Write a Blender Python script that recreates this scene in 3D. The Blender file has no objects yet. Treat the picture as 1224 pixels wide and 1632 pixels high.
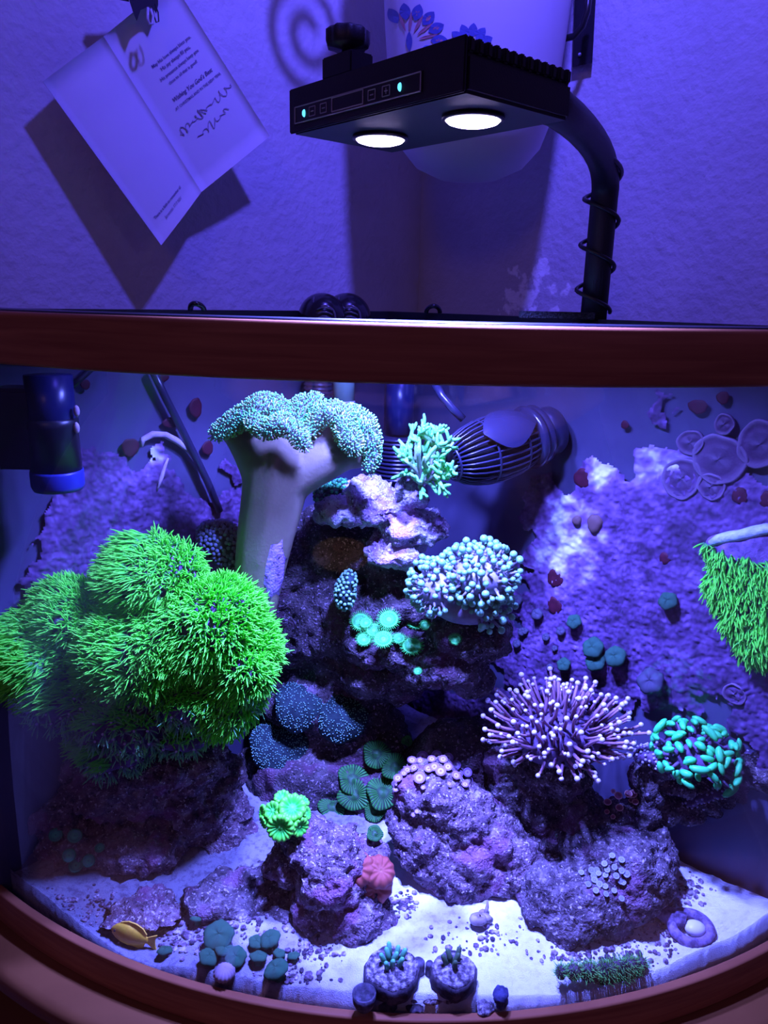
import bpy, bmesh, math, random
import numpy as np
from mathutils import Vector, Matrix, noise as mnoise

random.seed(7); rng = np.random.default_rng(11)
scene = bpy.context.scene
C = scene.collection
R = math.radians

# ------------------------------------------------------------------ camera
F_PX, PITCH, ROLL = 1225.0, R(15.486), R(1.287)
CAM = Vector((0, 0, 1.30))
cp, sp, cr, sr = math.cos(PITCH), math.sin(PITCH), math.cos(ROLL), math.sin(ROLL)
RIGHT = Vector((cr, sr*sp, sr*cp)); UP = Vector((-sr, cr*sp, cr*cp)); FWD = Vector((0, cp, -sp))
cam_d = bpy.data.cameras.new('camera'); cam = bpy.data.objects.new('camera', cam_d); C.objects.link(cam)
cam_d.sensor_fit = 'VERTICAL'; cam_d.sensor_height = 36.0; cam_d.lens = 36.0*F_PX/1632
cam_d.clip_start = 0.01
cam.matrix_world = Matrix(((RIGHT.x, UP.x, -FWD.x, CAM.x), (RIGHT.y, UP.y, -FWD.y, CAM.y), (RIGHT.z, UP.z, -FWD.z, CAM.z), (0, 0, 0, 1)))
scene.camera = cam

# ------------------------------------------------------------------ world, lights, exposure
w = bpy.data.worlds.new('room_dusk'); scene.world = w; w.use_nodes = True
w.node_tree.nodes['Background'].inputs[0].default_value = (0.22, 0.12, 1.0, 1)
w.node_tree.nodes['Background'].inputs[1].default_value = 0.15
vs = scene.view_settings; vs.view_transform = 'Standard'; vs.look = 'None'; vs.gamma = 1.0
vs.use_curve_mapping = False; vs.exposure = 0.0
scene.cycles.caustics_reflective = False; scene.cycles.caustics_refractive = False
scene.cycles.sample_clamp_indirect = 4.0; scene.cycles.max_bounces = 6; scene.cycles.transparent_max_bounces = 16

def area(name, loc, target, size, power, col, shape='DISK', spread=180):
    d = bpy.data.lights.new(name, 'AREA'); d.shape = shape; d.size = size; d.energy = power; d.color = col; d.spread = R(spread)
    o = bpy.data.objects.new(name, d); C.objects.link(o); o.location = loc
    o.rotation_euler = (Vector(target)-Vector(loc)).to_track_quat('-Z', 'Y').to_euler(); return o
# second reef lamp on the wall arm above the frame, the ceiling lamp of the room behind the camera
area('upper_reef_lamp_light', (0.12, 0.52, 2.02), (0.05, 1.10, 1.48), 0.045, 3.9, (0.105, 0.080, 1.0), 'DISK', 112)
area('room_lamp_light', (-0.6, -1.6, 2.5), (0.0, 0.6, 1.0), 0.5, 2.1, (1.0, 0.5, 0.30))

# ------------------------------------------------------------------ pixel helpers (image frame 1224 x 1632)
def ray(px, py):
    x = (px-612)/F_PX; y = (816-py)/F_PX
    return RIGHT*x + UP*y + FWD
def P(px, py, Y): d = ray(px, py); return CAM + d*(Y/d.y)
def PZ(px, py, z): d = ray(px, py); return CAM + d*((z-CAM.z)/d.z)
def PPL(px, py, o, n, off=0.0):
    d = ray(px, py); o = Vector(o); n = Vector(n)
    return CAM + d*(((o-CAM).dot(n)+off)/d.dot(n))
def S(px, pt): return px*((Vector(pt)-CAM).dot(FWD))/F_PX
def PROJ(p):
    q = Vector(p)-CAM; d = q.dot(FWD); return 612+F_PX*q.dot(RIGHT)/d, 816-F_PX*q.dot(UP)/d
H = math.sqrt(.5)
TC = Vector((0, 1.0, 0))            # back corner of the tank water
NL = Vector((H, -H, 0)); NR = Vector((-H, -H, 0))     # inward normals of left / right pane (and walls)
WC = Vector((0.045, 1.225, 0))      # corner of the room
def onL(px, py, off=0): return PPL(px, py, TC, NL, off)
def onR(px, py, off=0): return PPL(px, py, TC, NR, off)
def wallL(px, py, off=0): return PPL(px, py, WC, NL, off)
def wallR(px, py, off=0): return PPL(px, py, WC, NR, off)
GR, GC = 0.694, Vector((0.036, 1.194, 0))            # bow front radius and centre
Z_RIM, Z_TRIM, Z_GLASS = 1.30-.0147, 1.30-.0528, 1.30-.568

# ------------------------------------------------------------------ object helpers
ROOT = {}
def props(o, label=None, cat=None, group=None, kind=None):
    for k, v in (('label', label), ('category', cat), ('group', group), ('kind', kind)):
        if v: o[k] = v
    return o
def thing(name, label, cat, loc, group=None, kind=None):
    o = bpy.data.objects.new(name, None); C.objects.link(o); o.location = loc; o.empty_display_size = .02
    ROOT[o.name] = Vector(loc); return props(o, label, cat, group, kind)
def mk_mesh(name, v, f, mat, t=None, smooth=True, rnd=None):
    me = bpy.data.meshes.new(name)
    v = np.asarray(v, float); 
    me.from_pydata(v.tolist(), [], f.tolist() if isinstance(f, np.ndarray) else [list(x) for x in f])
    if smooth: me.polygons.foreach_set('use_smooth', np.ones(len(me.polygons), bool))
    if t is not None:
        a = me.attributes.new('t', 'FLOAT', 'POINT'); a.data.foreach_set('value', np.asarray(t, np.float32))
    if rnd is not None:
        a = me.attributes.new('rnd', 'FLOAT', 'POINT'); a.data.foreach_set('value', np.asarray(rnd, np.float32))
    me.materials.append(mat); me.update(); return me
def part(name, vf, mat, parent, smooth=True, label=None, kind=None):
    """a mesh with world vertices under a thing (or under a part of it)"""
    v, f, t, rn = (list(vf)+[None, None])[:4]
    loc = ROOT[parent.name]
    o = bpy.data.objects.new(name, mk_mesh(name, np.asarray(v, float)-np.array(loc), f, mat, t, smooth, rn)); C.objects.link(o)
    o.parent = parent; ROOT[o.name] = loc; return props(o, label, None, None, kind)
def solo(name, vf, mat, label=None, cat=None, loc=None, smooth=True, group=None, kind=None):
    v, f, t, rn = (list(vf)+[None, None])[:4]; v = np.asarray(v, float)
    if loc is None: loc = ((v[:, 0].min()+v[:, 0].max())/2, (v[:, 1].min()+v[:, 1].max())/2, v[:, 2].min())
    o = bpy.data.objects.new(name, mk_mesh(name, v-np.array(loc), f, mat, t, smooth, rn)); C.objects.link(o)
    o.location = loc; ROOT[o.name] = Vector(loc); return props(o, label, cat, group, kind)
def inst(name, me, parent, pos, q, s=1.0, sub=False, label=None):
    """an object that shares a mesh, placed at a world position under a thing whose frame is not rotated"""
    o = bpy.data.objects.new(name, me); C.objects.link(o); o.parent = parent
    if not sub:
        o.location = Vector(pos)-ROOT[parent.name]; o.rotation_mode = 'QUATERNION'; o.rotation_quaternion = q
        o.scale = (s, s, s) if not hasattr(s, '__len__') else s
    return props(o, label)

# ------------------------------------------------------------------ mesh builders: each returns (verts, faces, t)
def join(*ms):
    vs_, fs, ts, n = [], [], [], 0
    for m in ms:
        v = np.asarray(m[0], float); vs_.append(v)
        fs += [[i+n for i in f] for f in (m[1].tolist() if isinstance(m[1], np.ndarray) else m[1])]
        ts.append(np.asarray(m[2], float) if len(m) > 2 and m[2] is not None else np.zeros(len(v))); n += len(v)
    return np.concatenate(vs_), fs, np.concatenate(ts)
def tube(path, rad, sides=8, closed=False, cap=True, flat=1.0, ref=None):
    p = np.array([tuple(q) for q in path], float); K = len(p)
    r = np.full(K, rad, float) if np.isscalar(rad) else np.array(rad, float)
    tg = np.gradient(p, axis=0)
    if closed: tg = np.roll(p, -1, 0)-np.roll(p, 1, 0)
    tg /= np.linalg.norm(tg, axis=1)[:, None]+1e-12
    n = np.array(ref, float) if ref is not None else (np.array([0, 0, 1.]) if abs(tg[0][2]) < .9 else np.array([1., 0, 0]))
    V = []
    for k in range(K):
        n = n - tg[k]*np.dot(n, tg[k]); n /= np.linalg.norm(n)+1e-12
        b = np.cross(tg[k], n); a = np.linspace(0, 2*np.pi, sides, endpoint=False)
        V.append(p[k]+r[k]*(np.cos(a)[:, None]*n*flat+np.sin(a)[:, None]*b))
    V = np.concatenate(V); f = []
    for k in range(K if closed else K-1):
        k2 = (k+1) % K
        for j in range(sides):
            j2 = (j+1) % sides; f.append([k*sides+j, k*sides+j2, k2*sides+j2, k2*sides+j])
    t = np.repeat(np.linspace(0, 1, K), sides)
    if cap and not closed:
        f.append(list(range(sides))[::-1]); f.append([(K-1)*sides+j for j in range(sides)])
    return V, f, t
def strands(paths, rad, sides=4):
    """(N,K,3) paths, (N,K) radii -> one mesh"""
    N, K, _ = paths.shape
    tg = np.gradient(paths, axis=1); tg /= np.linalg.norm(tg, axis=2, keepdims=True)+1e-12
    ref = np.where(np.abs(tg[:, :1, 2:3]) < .8, np.array([0, 0, 1.]), np.array([1., 0, 0]))
    n = np.cross(tg, np.broadcast_to(ref, tg.shape)); n /= np.linalg.norm(n, axis=2, keepdims=True)+1e-12
    b = np.cross(tg, n); a = np.linspace(0, 2*np.pi, sides, endpoint=False)
    V = paths[:, :, None, :]+rad[:, :, None, None]*(np.cos(a)[None, None, :, None]*n[:, :, None, :]+np.sin(a)[None, None, :, None]*b[:, :, None, :])
    idx = np.arange(N*K*sides).reshape(N, K, sides)
    f = np.stack([idx[:, :-1], np.roll(idx, -1, 2)[:, :-1], np.roll(idx, -1, 2)[:, 1:], idx[:, 1:]], -1).reshape(-1, 4)
    t = np.broadcast_to(np.linspace(0, 1, K)[None, :, None], (N, K, sides)).reshape(-1)
    rn = np.broadcast_to(np.random.default_rng(3).random(N)[:, None, None], (N, K, sides)).reshape(-1)
    return V.reshape(-1, 3), f, t, rn
def lathe(prof, seg=24, o=(0, 0, 0), axis=(0, 0, 1), wob=None):
    """profile [(r, h)] around axis; wob(angle, k) scales the radius and adds height"""
    q = Vector((0, 0, 1)).rotation_difference(Vector(axis)); V = []; f = []; K = len(prof)
    for k, (r, h) in enumerate(prof):
        for j in range(seg):
            a = 2*math.pi*j/seg; rr, hh = (r, h) if wob is None else wob(a, k, r, h)
            V.append(tuple(Vector(o)+q @ Vector((rr*math.cos(a), rr*math.sin(a), hh))))
    for k in range(K-1):
        for j in range(seg):
            j2 = (j+1) % seg; f.append([k*seg+j, k*seg+j2, (k+1)*seg+j2, (k+1)*seg+j])
    if prof[0][0] > 1e-4: f.append(list(range(seg))[::-1])
    if prof[-1][0] > 1e-4: f.append([(K-1)*seg+j for j in range(seg)])
    return np.array(V), f, np.repeat(np.linspace(0, 1, K), seg)
def box(o, ax, ay, az, bev=0.0):
    """box from centre and three half vectors, bevelled"""
    o, ax, ay, az = (Vector(x) for x in (o, ax, ay, az))
    bm = bmesh.new(); bmesh.ops.create_cube(bm, size=2)
    for v in bm.verts: v.co = Vector((v.co.x*ax.length, v.co.y*ay.length, v.co.z*az.length))
    if bev: bmesh.ops.bevel(bm, geom=list(bm.edges), offset=bev, segments=2, affect='EDGES')
    m = Matrix((ax.normalized(), ay.normalized(), az.normalized())).transposed()
    bm.verts.index_update(); V = [tuple(o+m @ v.co) for v in bm.verts]; f = [[v.index for v in q.verts] for q in bm.faces]; bm.free()
    return np.array(V), f, np.zeros(len(V))
def ico(sub=2):
    bm = bmesh.new(); bmesh.ops.create_icosphere(bm, subdivisions=sub, radius=1)
    v = np.array([tuple(x.co) for x in bm.verts]); f = [[x.index for x in q.verts] for q in bm.faces]; bm.free(); return v, f
ICO2, ICO3 = ico(2), ico(3)
def ell(o, r, rot=None, sub=2):
    v, f = ICO2 if sub == 2 else ICO3; v = v*np.array(r, float)
    if rot is not None: v = v @ np.array(rot).T
    return v+np.array(tuple(o)), f, np.zeros(len(v))
def vnormals(v, f):
    me = bpy.data.meshes.new('tmp'); me.from_pydata(v.tolist(), [], f); n = np.zeros(len(v)*3); me.vertices.foreach_get('normal', n)
    bpy.data.meshes.remove(me); return n.reshape(-1, 3)
def remesh(m, voxel, smooth=0):
    me = bpy.data.meshes.new('tmp'); me.from_pydata(np.asarray(m[0]).tolist(), [], m[1] if not isinstance(m[1], np.ndarray) else m[1].tolist())
    ob = bpy.data.objects.new('tmp', me); C.objects.link(ob)
    md = ob.modifiers.new('r', 'REMESH'); md.mode = 'VOXEL'; md.voxel_size = voxel
    if smooth: sm = ob.modifiers.new('s', 'SMOOTH'); sm.iterations = smooth; sm.factor = .5
    ev = ob.evaluated_get(bpy.context.evaluated_depsgraph_get()); m2 = bpy.data.meshes.new_from_object(ev)
    v = np.zeros(len(m2.vertices)*3); m2.vertices.foreach_get('co', v); n = np.zeros(len(v)); m2.vertices.foreach_get('normal', n)
    f = [list(p.vertices) for p in m2.polygons]
    bpy.data.objects.remove(ob); bpy.data.meshes.remove(me); bpy.data.meshes.remove(m2)
    return v.reshape(-1, 3), f, n.reshape(-1, 3)
def nz(v, scale, seed=0, oct_=3):
    out = np.empty(len(v)); o = Vector((seed*3.17, seed*1.71, seed*.93))
    for i, p in enumerate(v): out[i] = mnoise.fractal(Vector(p)*scale+o, 1.0, 2.0, oct_)
    return out
def pits(v, scale, seed=0):
    out = np.empty(len(v)); o = Vector((seed*1.3, seed*2.1, seed*.7))
    for i, p in enumerate(v): out[i] = mnoise.voronoi(Vector(p)*scale+o)[0][0]
    return out
def blob(px, py, Y, rx, ry, rd, sub=2):
    c = P(px, py, Y); return ell(c, (S(rx, c), rd, S(ry, c)), None, sub)
def inside(v):
    """nothing grows through the back panes"""
    v = np.array(v, float)
    for n in (NL, NR):
        d = (v-np.array(TC)) @ np.array(n); v += np.array(n)[None, :]*np.maximum(0, .0015-d)[:, None]
    return v
def rocky(blobs, voxel=.003, amp=.010, sc=26, pit=.006, psc=60, fine=.0022, seed=0, zmin=None, ymax=None):
    m = join(*[blob(*b) for b in blobs]); v, f, n = remesh(m, voxel)
    d = nz(v, sc, seed, 4)*amp + nz(v, sc*5, seed+5, 3)*fine
    pt = pits(v, psc, seed); d -= pit*np.clip(1-pt/.38, 0, 1)**1.5
    v = v+n*d[:, None]
    if zmin is not None: v[:, 2] = np.maximum(v[:, 2], zmin)
    return inside(v), f, np.clip(.5+d/(amp*2), 0, 1)
def sample(m, count, mind, sel=None, seed=0):
    """spread points with normals over a mesh"""
    v, f = np.asarray(m[0]), m[1]; g = np.random.default_rng(seed)
    tri = np.array([[q[0], q[i], q[i+1]] for q in f for i in range(1, len(q)-1)])
    a, b, c = v[tri[:, 0]], v[tri[:, 1]], v[tri[:, 2]]; cr_ = np.cross(b-a, c-a); ar = np.linalg.norm(cr_, axis=1)
    k = g.choice(len(tri), count*6, p=ar/ar.sum()); u = g.random((len(k), 2)); u[u.sum(1) > 1] = 1-u[u.sum(1) > 1]
    p = a[k]+u[:, :1]*(b-a)[k]+u[:, 1:]*(c-a)[k]; n = cr_[k]/(ar[k][:, None]+1e-12)
    vn = vnormals(v, f)[tri[k, 0]]; n = vn
    if sel is not None: ok = sel(p, n); p, n = p[ok], n[ok]
    cell = {}; keep = []
    for i, q in enumerate(p):
        key = tuple((q/mind).astype(int)); hit = False
        for dx in (-1, 0, 1):
            for dy in (-1, 0, 1):
                for dz in (-1, 0, 1):
                    for j in cell.get((key[0]+dx, key[1]+dy, key[2]+dz), ()):
                        if ((p[j]-q)**2).sum() < mind*mind: hit = True; break
                    if hit: break
                if hit: break
            if hit: break
        if not hit:
            cell.setdefault(key, []).append(i); keep.append(i)
            if len(keep) >= count: break
    return p[keep], n[keep]

# ------------------------------------------------------------------ materials
def mat(name, col=(.5, .5, .5), rough=.6, spec=.3, ramp=None, nscale=30, detail=4, attr=None, bump=0.0, bscale=200, metal=0,
        emit=None, estr=0, mixattr=None, alpha=None, coat=0, dist=.002):
    """procedural principled material: ramp = colours by noise, attr = colours along the vertex value t, mixattr = blend of the two"""
    m = bpy.data.materials.new(name); m.use_nodes = True; nt = m.node_tree; N = nt.nodes; L = nt.links; b = N['Principled BSDF']
    b.inputs['Base Color'].default_value = (*col, 1); b.inputs['Roughness'].default_value = rough
    b.inputs['Specular IOR Level'].default_value = spec; b.inputs['Metallic'].default_value = metal; b.inputs['Coat Weight'].default_value = coat
    tc = N.new('ShaderNodeTexCoord')
    def mkramp(fac, cols):
        r = N.new('ShaderNodeValToRGB'); L.new(fac, r.inputs[0]); e = r.color_ramp.elements
        while len(e) < len(cols): e.new(.5)
        for i, (p, c) in enumerate(cols): e[i].position = p; e[i].color = (*c, 1)
        return r.outputs[0]
    out = None
    if ramp:
        n = N.new('ShaderNodeTexNoise'); n.inputs['Scale'].default_value = nscale; n.inputs['Detail'].default_value = detail; n.inputs['Roughness'].default_value = .62
        L.new(tc.outputs['Object'], n.inputs['Vector']); out = mkramp(n.outputs['Fac'], ramp)
    if attr:
        a = N.new('ShaderNodeAttribute'); a.attribute_name = 't'; ao = mkramp(a.outputs['Fac'], attr)
        if out is not None:
            mx = N.new('ShaderNodeMix'); mx.data_type = 'RGBA'; mx.inputs['Factor'].default_value = mixattr or .5
            L.new(out, mx.inputs['A']); L.new(ao, mx.inputs['B']); out = mx.outputs['Result']
        else: out = ao
    if out is not None: L.new(out, b.inputs['Base Color'])
    if bump:
        n = N.new('ShaderNodeTexNoise'); n.inputs['Scale'].default_value = bscale; n.inputs['Detail'].default_value = 3
        L.new(tc.outputs['Object'], n.inputs['Vector']); bp = N.new('ShaderNodeBump'); bp.inputs['Strength'].default_value = bump; bp.inputs['Distance'].default_value = dist
        L.new(n.outputs['Fac'], bp.inputs['Height']); L.new(bp.outputs['Normal'], b.inputs['Normal'])
    if emit: b.inputs['Emission Color'].default_value = (*emit, 1); b.inputs['Emission Strength'].default_value = estr
    if alpha is not None: b.inputs['Alpha'].default_value = alpha
    return m
def glassy(name, tint, fac, rough=.02):
    m = bpy.data.materials.new(name); m.use_nodes = True; nt = m.node_tree; nt.nodes.clear()
    o = nt.nodes.new('ShaderNodeOutputMaterial'); t = nt.nodes.new('ShaderNodeBsdfTransparent'); t.inputs[0].default_value = (*tint, 1)
    g = nt.nodes.new('ShaderNodeBsdfGlossy'); g.inputs['Roughness'].default_value = rough
    fr = nt.nodes.new('ShaderNodeFresnel'); fr.inputs[0].default_value = 1.33
    mu = nt.nodes.new('ShaderNodeMath'); mu.operation = 'MULTIPLY'; mu.inputs[1].default_value = fac
    x = nt.nodes.new('ShaderNodeMixShader'); nt.links.new(fr.outputs[0], mu.inputs[0]); nt.links.new(mu.outputs[0], x.inputs[0])
    nt.links.new(t.outputs[0], x.inputs[1]); nt.links.new(g.outputs[0], x.inputs[2]); nt.links.new(x.outputs[0], o.inputs[0]); return m

def wall_material():
    m = mat('orange_peel_plaster', (.62, .60, .64), .85, .2, ramp=[(.35, (.56, .54, .58)), (.65, (.66, .64, .68))], nscale=6, bump=.55, bscale=95, dist=.004)
    nt = m.node_tree; N, L = nt.nodes, nt.links; b = N['Principled BSDF']
    src = b.inputs['Base Color'].links[0].from_socket      # salt stain low on the wall, with its own ragged shape
    geo = N.new('ShaderNodeNewGeometry'); d = N.new('ShaderNodeVectorMath'); d.operation = 'DISTANCE'; d.inputs[1].default_value = STAIN
    L.new(geo.outputs['Position'], d.inputs[0])
    n = N.new('ShaderNodeTexNoise'); n.inputs['Scale'].default_value = 38; n.inputs['Detail'].default_value = 6; L.new(geo.outputs['Position'], n.inputs['Vector'])
    a = N.new('ShaderNodeMath'); a.operation = 'MULTIPLY_ADD'; a.inputs[1].default_value = -4.2; a.inputs[2].default_value = 0.0; L.new(d.outputs['Value'], a.inputs[0])
    s = N.new('ShaderNodeMath'); s.operation = 'ADD'; L.new(n.outputs['Fac'], s.inputs[0]); L.new(a.outputs[0], s.inputs[1])
    r = N.new('ShaderNodeMapRange'); r.inputs['From Min'].default_value = .36; r.inputs['From Max'].default_value = .41; L.new(s.outputs[0], r.inputs['Value'])
    mx = N.new('ShaderNodeMix'); mx.data_type = 'RGBA'; L.new(r.outputs[0], mx.inputs['Factor']); L.new(src, mx.inputs['A']); mx.inputs['B'].default_value = (.95, .95, .97, 1)
    L.new(mx.outputs['Result'], b.inputs['Base Color']); return m
STAIN = tuple(wallR(850, 470))
MT = {}
MT['wall'] = wall_material()
MT['floor'] = mat('dark_carpet', (.05, .03, .02), .95, .1, ramp=[(.3, (.05, .028, .02)), (.7, (.10, .055, .035))], nscale=60)
def wood_mat(name, a, b_):
    m = mat(name, a, .55, .14); nt = m.node_tree; N, L = nt.nodes, nt.links
    tc = N.new('ShaderNodeTexCoord'); mp = N.new('ShaderNodeMapping'); mp.inputs['Scale'].default_value = (5, 5, 95)
    n = N.new('ShaderNodeTexNoise'); n.inputs['Scale'].default_value = 1.6; n.inputs['Detail'].default_value = 7; n.inputs['Distortion'].default_value = .8
    r = N.new('ShaderNodeValToRGB'); r.color_ramp.elements[0].color = (*a, 1); r.color_ramp.elements[1].color = (*b_, 1)
    r.color_ramp.elements[0].position = .3; r.color_ramp.elements[1].position = .7
    L.new(tc.outputs['Object'], mp.inputs[0]); L.new(mp.outputs[0], n.inputs['Vector']); L.new(n.outputs['Fac'], r.inputs[0]); L.new(r.outputs[0], N['Principled BSDF'].inputs['Base Color']); return m
MT['wood'] = wood_mat('cherry_wood_grain', (.27, .085, .035), (.42, .15, .06))
MT['wood2'] = wood_mat('stand_wood_grain', (.19, .065, .020), (.28, .105, .032))
MT['black'] = mat('black_plastic', (.012, .011, .016), .35, .5)
MT['blackmatte'] = mat('black_powder_coat', (.014, .012, .02), .5, .4, bump=.1, bscale=900)
MT['recess'] = mat('shade_and_rotor_black', (.006, .005, .006), .9, .1)  # near-black holds the shade under the stand ledge; also the pump rotor
MT['glass'] = glassy('aquarium_glass', (.97, .98, 1.0), .25)
MT['water'] = glassy('water_surface', (.98, .99, 1.0), .3, .1)
MT['clear'] = glassy('clear_acrylic', (.62, .72, .80), 2.0, .08)
MT['pane'] = mat('algae_filmed_back_glass', (.2, .2, .3), .5, .4, ramp=[(.3, (.055, .050, .095)), (.7, (.10, .090, .155))], nscale=7)
# ------------------------------------------------------------------ room and tank shell
def quad_slab(name, p0, p1, z0, z1, th, nrm, m, **kw):
    p0, p1, n = Vector(p0), Vector(p1), Vector(nrm)
    c = (p0+p1)/2-n*th/2; c.z = (z0+z1)/2
    return box(c, (p1-p0)/2, n*th/2, (0, 0, (z1-z0)/2))
lw = quad_slab('', WC, WC+Vector((-H, -H, 0))*3.0, 0, 2.6, .1, NL, None); solo('wall_left', lw, MT['wall'], smooth=False, kind='structure')
rw = quad_slab('', WC, WC+Vector((H, -H, 0))*3.0, 0, 2.6, .1, NR, None); solo('wall_right', rw, MT['wall'], smooth=False, kind='structure')
solo('floor', box((0, -.2, -.05), (3.2, 0, 0), (0, 2.2, 0), (0, 0, .05)), MT['floor'], smooth=False, kind='structure')

def arc_band(prof, a0=-46, a1=46, seg=64):
    """closed profile [(radius, z)] swept along the bow front; angle 0 faces the camera"""
    V, f = [], []; K = len(prof)
    for j in range(seg+1):
        a = R(a0+(a1-a0)*j/seg)
        for r, z in prof: V.append((GC.x+r*math.sin(a), GC.y-r*math.cos(a), z))
    for j in range(seg):
        for k in range(K):
            k2 = (k+1) % K; f.append([j*K+k, (j+1)*K+k, (j+1)*K+k2, j*K+k2])
    f.append(list(range(K))); f.append([seg*K+k for k in range(K)][::-1]); return np.array(V), f, None
def rrect(r0, r1, z0, z1, b):
    pts = []
    for (cx, cz, a0) in ((r1-b, z1-b, 0), (r0+b, z1-b, 90), (r0+b, z0+b, 180), (r1-b, z0+b, 270)):
        for k in range(4): a = R(a0+30*k); pts.append((cx+b*math.cos(a), cz+b*math.sin(a)))
    return pts
tank = thing('aquarium', 'corner aquarium with bowed front glass and cherry wood trim bands', 'aquarium', (GC.x, GC.y-.35, Z_GLASS-.036))
part('front_glass', arc_band([(GR-.003, Z_GLASS-.035), (GR-.003, Z_TRIM+.03), (GR-.010, Z_TRIM+.03), (GR-.010, Z_GLASS-.035)]), MT['glass'], tank, label='clear bowed front glass')
part('top_trim', arc_band(rrect(GR-.014, GR+.004, Z_TRIM, Z_RIM, .003)), MT['wood'], tank, label='cherry wood band around the rim')
part('rim_lip', arc_band(rrect(GR-.045, GR-.014, Z_RIM-.008, Z_RIM+.0012, .002)), MT['black'], tank, label='glossy black plastic lip')
part('base_trim', arc_band(rrect(GR-.0025, GR+.006, Z_GLASS-.036, Z_GLASS, .002)), MT['wood'], tank, label='cherry wood band at the foot')
for n_, d_, nm in ((NL, Vector((-H, -H, 0)), 'back_pane'), (NR, Vector((H, -H, 0)), 'back_pane')):
    e = TC+d_*.545
    part(nm, quad_slab('', TC-n_*.004, e-n_*.004, Z_GLASS-.02, Z_RIM-.006, .006, n_, None), MT['pane'], tank, smooth=False, label='algae filmed back pane')
    part('back_rim', quad_slab('', TC+n_*.012, TC+d_*.535+n_*.012, Z_RIM-.02, Z_RIM, .018, n_, None), MT['black'], tank, smooth=False, label='black rim along the back pane')
bp = [tuple(TC+Vector((0, -.01, 0)))]+[(GC.x+(GR-.011)*math.sin(R(a)), GC.y-(GR-.011)*math.cos(R(a)), 0) for a in np.linspace(33, -33, 20)]
def extr(poly, z0, z1):
    n = len(poly); V = [(p[0], p[1], z0) for p in poly]+[(p[0], p[1], z1) for p in poly]
    return np.array(V), [list(range(n))[::-1], list(range(n, 2*n))]+[[i, (i+1) % n, n+(i+1) % n, n+i] for i in range(n)], None
part('bottom_pane', extr(bp, Z_GLASS-.030, Z_GLASS-.022), MT['pane'], tank, smooth=False)
# stand
stand = thing('aquarium_stand', 'brown wooden corner cabinet with rounded ledge carrying the aquarium', 'cabinet', (GC.x, GC.y-.3, 0))
part('ledge', arc_band(rrect(.30, GR+.042, Z_GLASS-.062, Z_GLASS-.0362, .009)), MT['wood2'], stand, label='rounded wooden ledge')
part('recess', arc_band(rrect(.30, GR-.03, Z_GLASS-.20, Z_GLASS-.0622, .004)), MT['recess'], stand, label='recess under the ledge with its shade painted black')
part('cabinet_front', arc_band(rrect(.30, GR+.02, .0, Z_GLASS-.2002, .006)), MT['wood2'], stand, label='curved wooden cabinet front')

# ------------------------------------------------------------------ water and sand
zw = Z_TRIM+.004
n_a = 40; wv = []; wf = []
def tank_front(x): return GC.y-math.sqrt(max((GR-.0105)**2-(x-GC.x)**2, 0))
def tank_back(x): return TC.y-abs(x)-.004
XS = np.linspace(-.360, .388, 60)
for i, x in enumerate(XS):
    for j in range(30):
        y = tank_front(x)+(max(tank_back(x), tank_front(x)+.001)-tank_front(x))*j/29
        wv.append((x, y, zw+.0006*mnoise.noise(Vector((x*18, y*30, 0)))))
for i in range(59):
    for j in range(29): wf.append([i*30+j, (i+1)*30+j, (i+1)*30+j+1, i*30+j+1])
solo('water_surface', (wv, wf), MT['water'], 'clear rippled water surface under the wooden rim', 'water', kind='stuff')
def sand_z(x, y):
    z = Z_GLASS+.008+.010*max(0, (y-.55))/.2
    z += .0065*mnoise.noise(Vector((x*14, y*14, 2)))+.002*mnoise.noise(Vector((x*60, y*60, 5)))
    z -= .021*math.exp(-((x+.222)**2+(y-.572)**2)/.0028)   # scooped hollow where the fish rests
    z -= .013*math.exp(-((x-.195)/.06)**2-((y-tank_front(x))/.018)**2)      # low spot at the glass where the turf grows
    ed = y-tank_front(x)                                   # heaps a little against the bow front on the right
    z += .006*math.exp(-ed/.03)*max(0, x)*3
    return z
XS = np.linspace(-.364, .392, 300); NY = 150; sv, sf, st = [], [], []
for i, x in enumerate(XS):
    y0 = tank_front(x); y1 = max(tank_back(x), y0+.001)
    for j in range(NY):
        y = y0+(y1-y0)*max(0, j-1)/(NY-2); g = mnoise.noise(Vector((x*420, y*420, 1)))*.0011
        sv.append((x, y, sand_z(x, y)+g if j else Z_GLASS-.021)); st.append(min(1, max(0, .60+x*2.2+.55*mnoise.fractal(Vector((x*16, y*16, 4)), 1, 2, 4)-max(0, y-.66)*1.2*(x < .2)-.75*min(1, max(0, (y-.578)/.05))*min(1, max(0, (.0-x)/.06)))))  # left sand darkened for mulm, with the rock shadow there painted in
for i in range(len(XS)-1):
    for j in range(NY-1): sf.append([i*NY+j, (i+1)*NY+j, (i+1)*NY+j+1, i*NY+j+1])
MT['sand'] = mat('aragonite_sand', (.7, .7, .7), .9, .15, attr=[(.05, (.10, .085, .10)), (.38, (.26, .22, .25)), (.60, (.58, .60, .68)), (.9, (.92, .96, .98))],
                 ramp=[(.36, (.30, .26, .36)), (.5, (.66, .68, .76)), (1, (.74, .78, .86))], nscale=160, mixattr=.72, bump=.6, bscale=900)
solo('sand_bed', (sv, sf, st), MT['sand'], 'pale aragonite sand covering the aquarium bottom', 'sand', kind='stuff')
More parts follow.
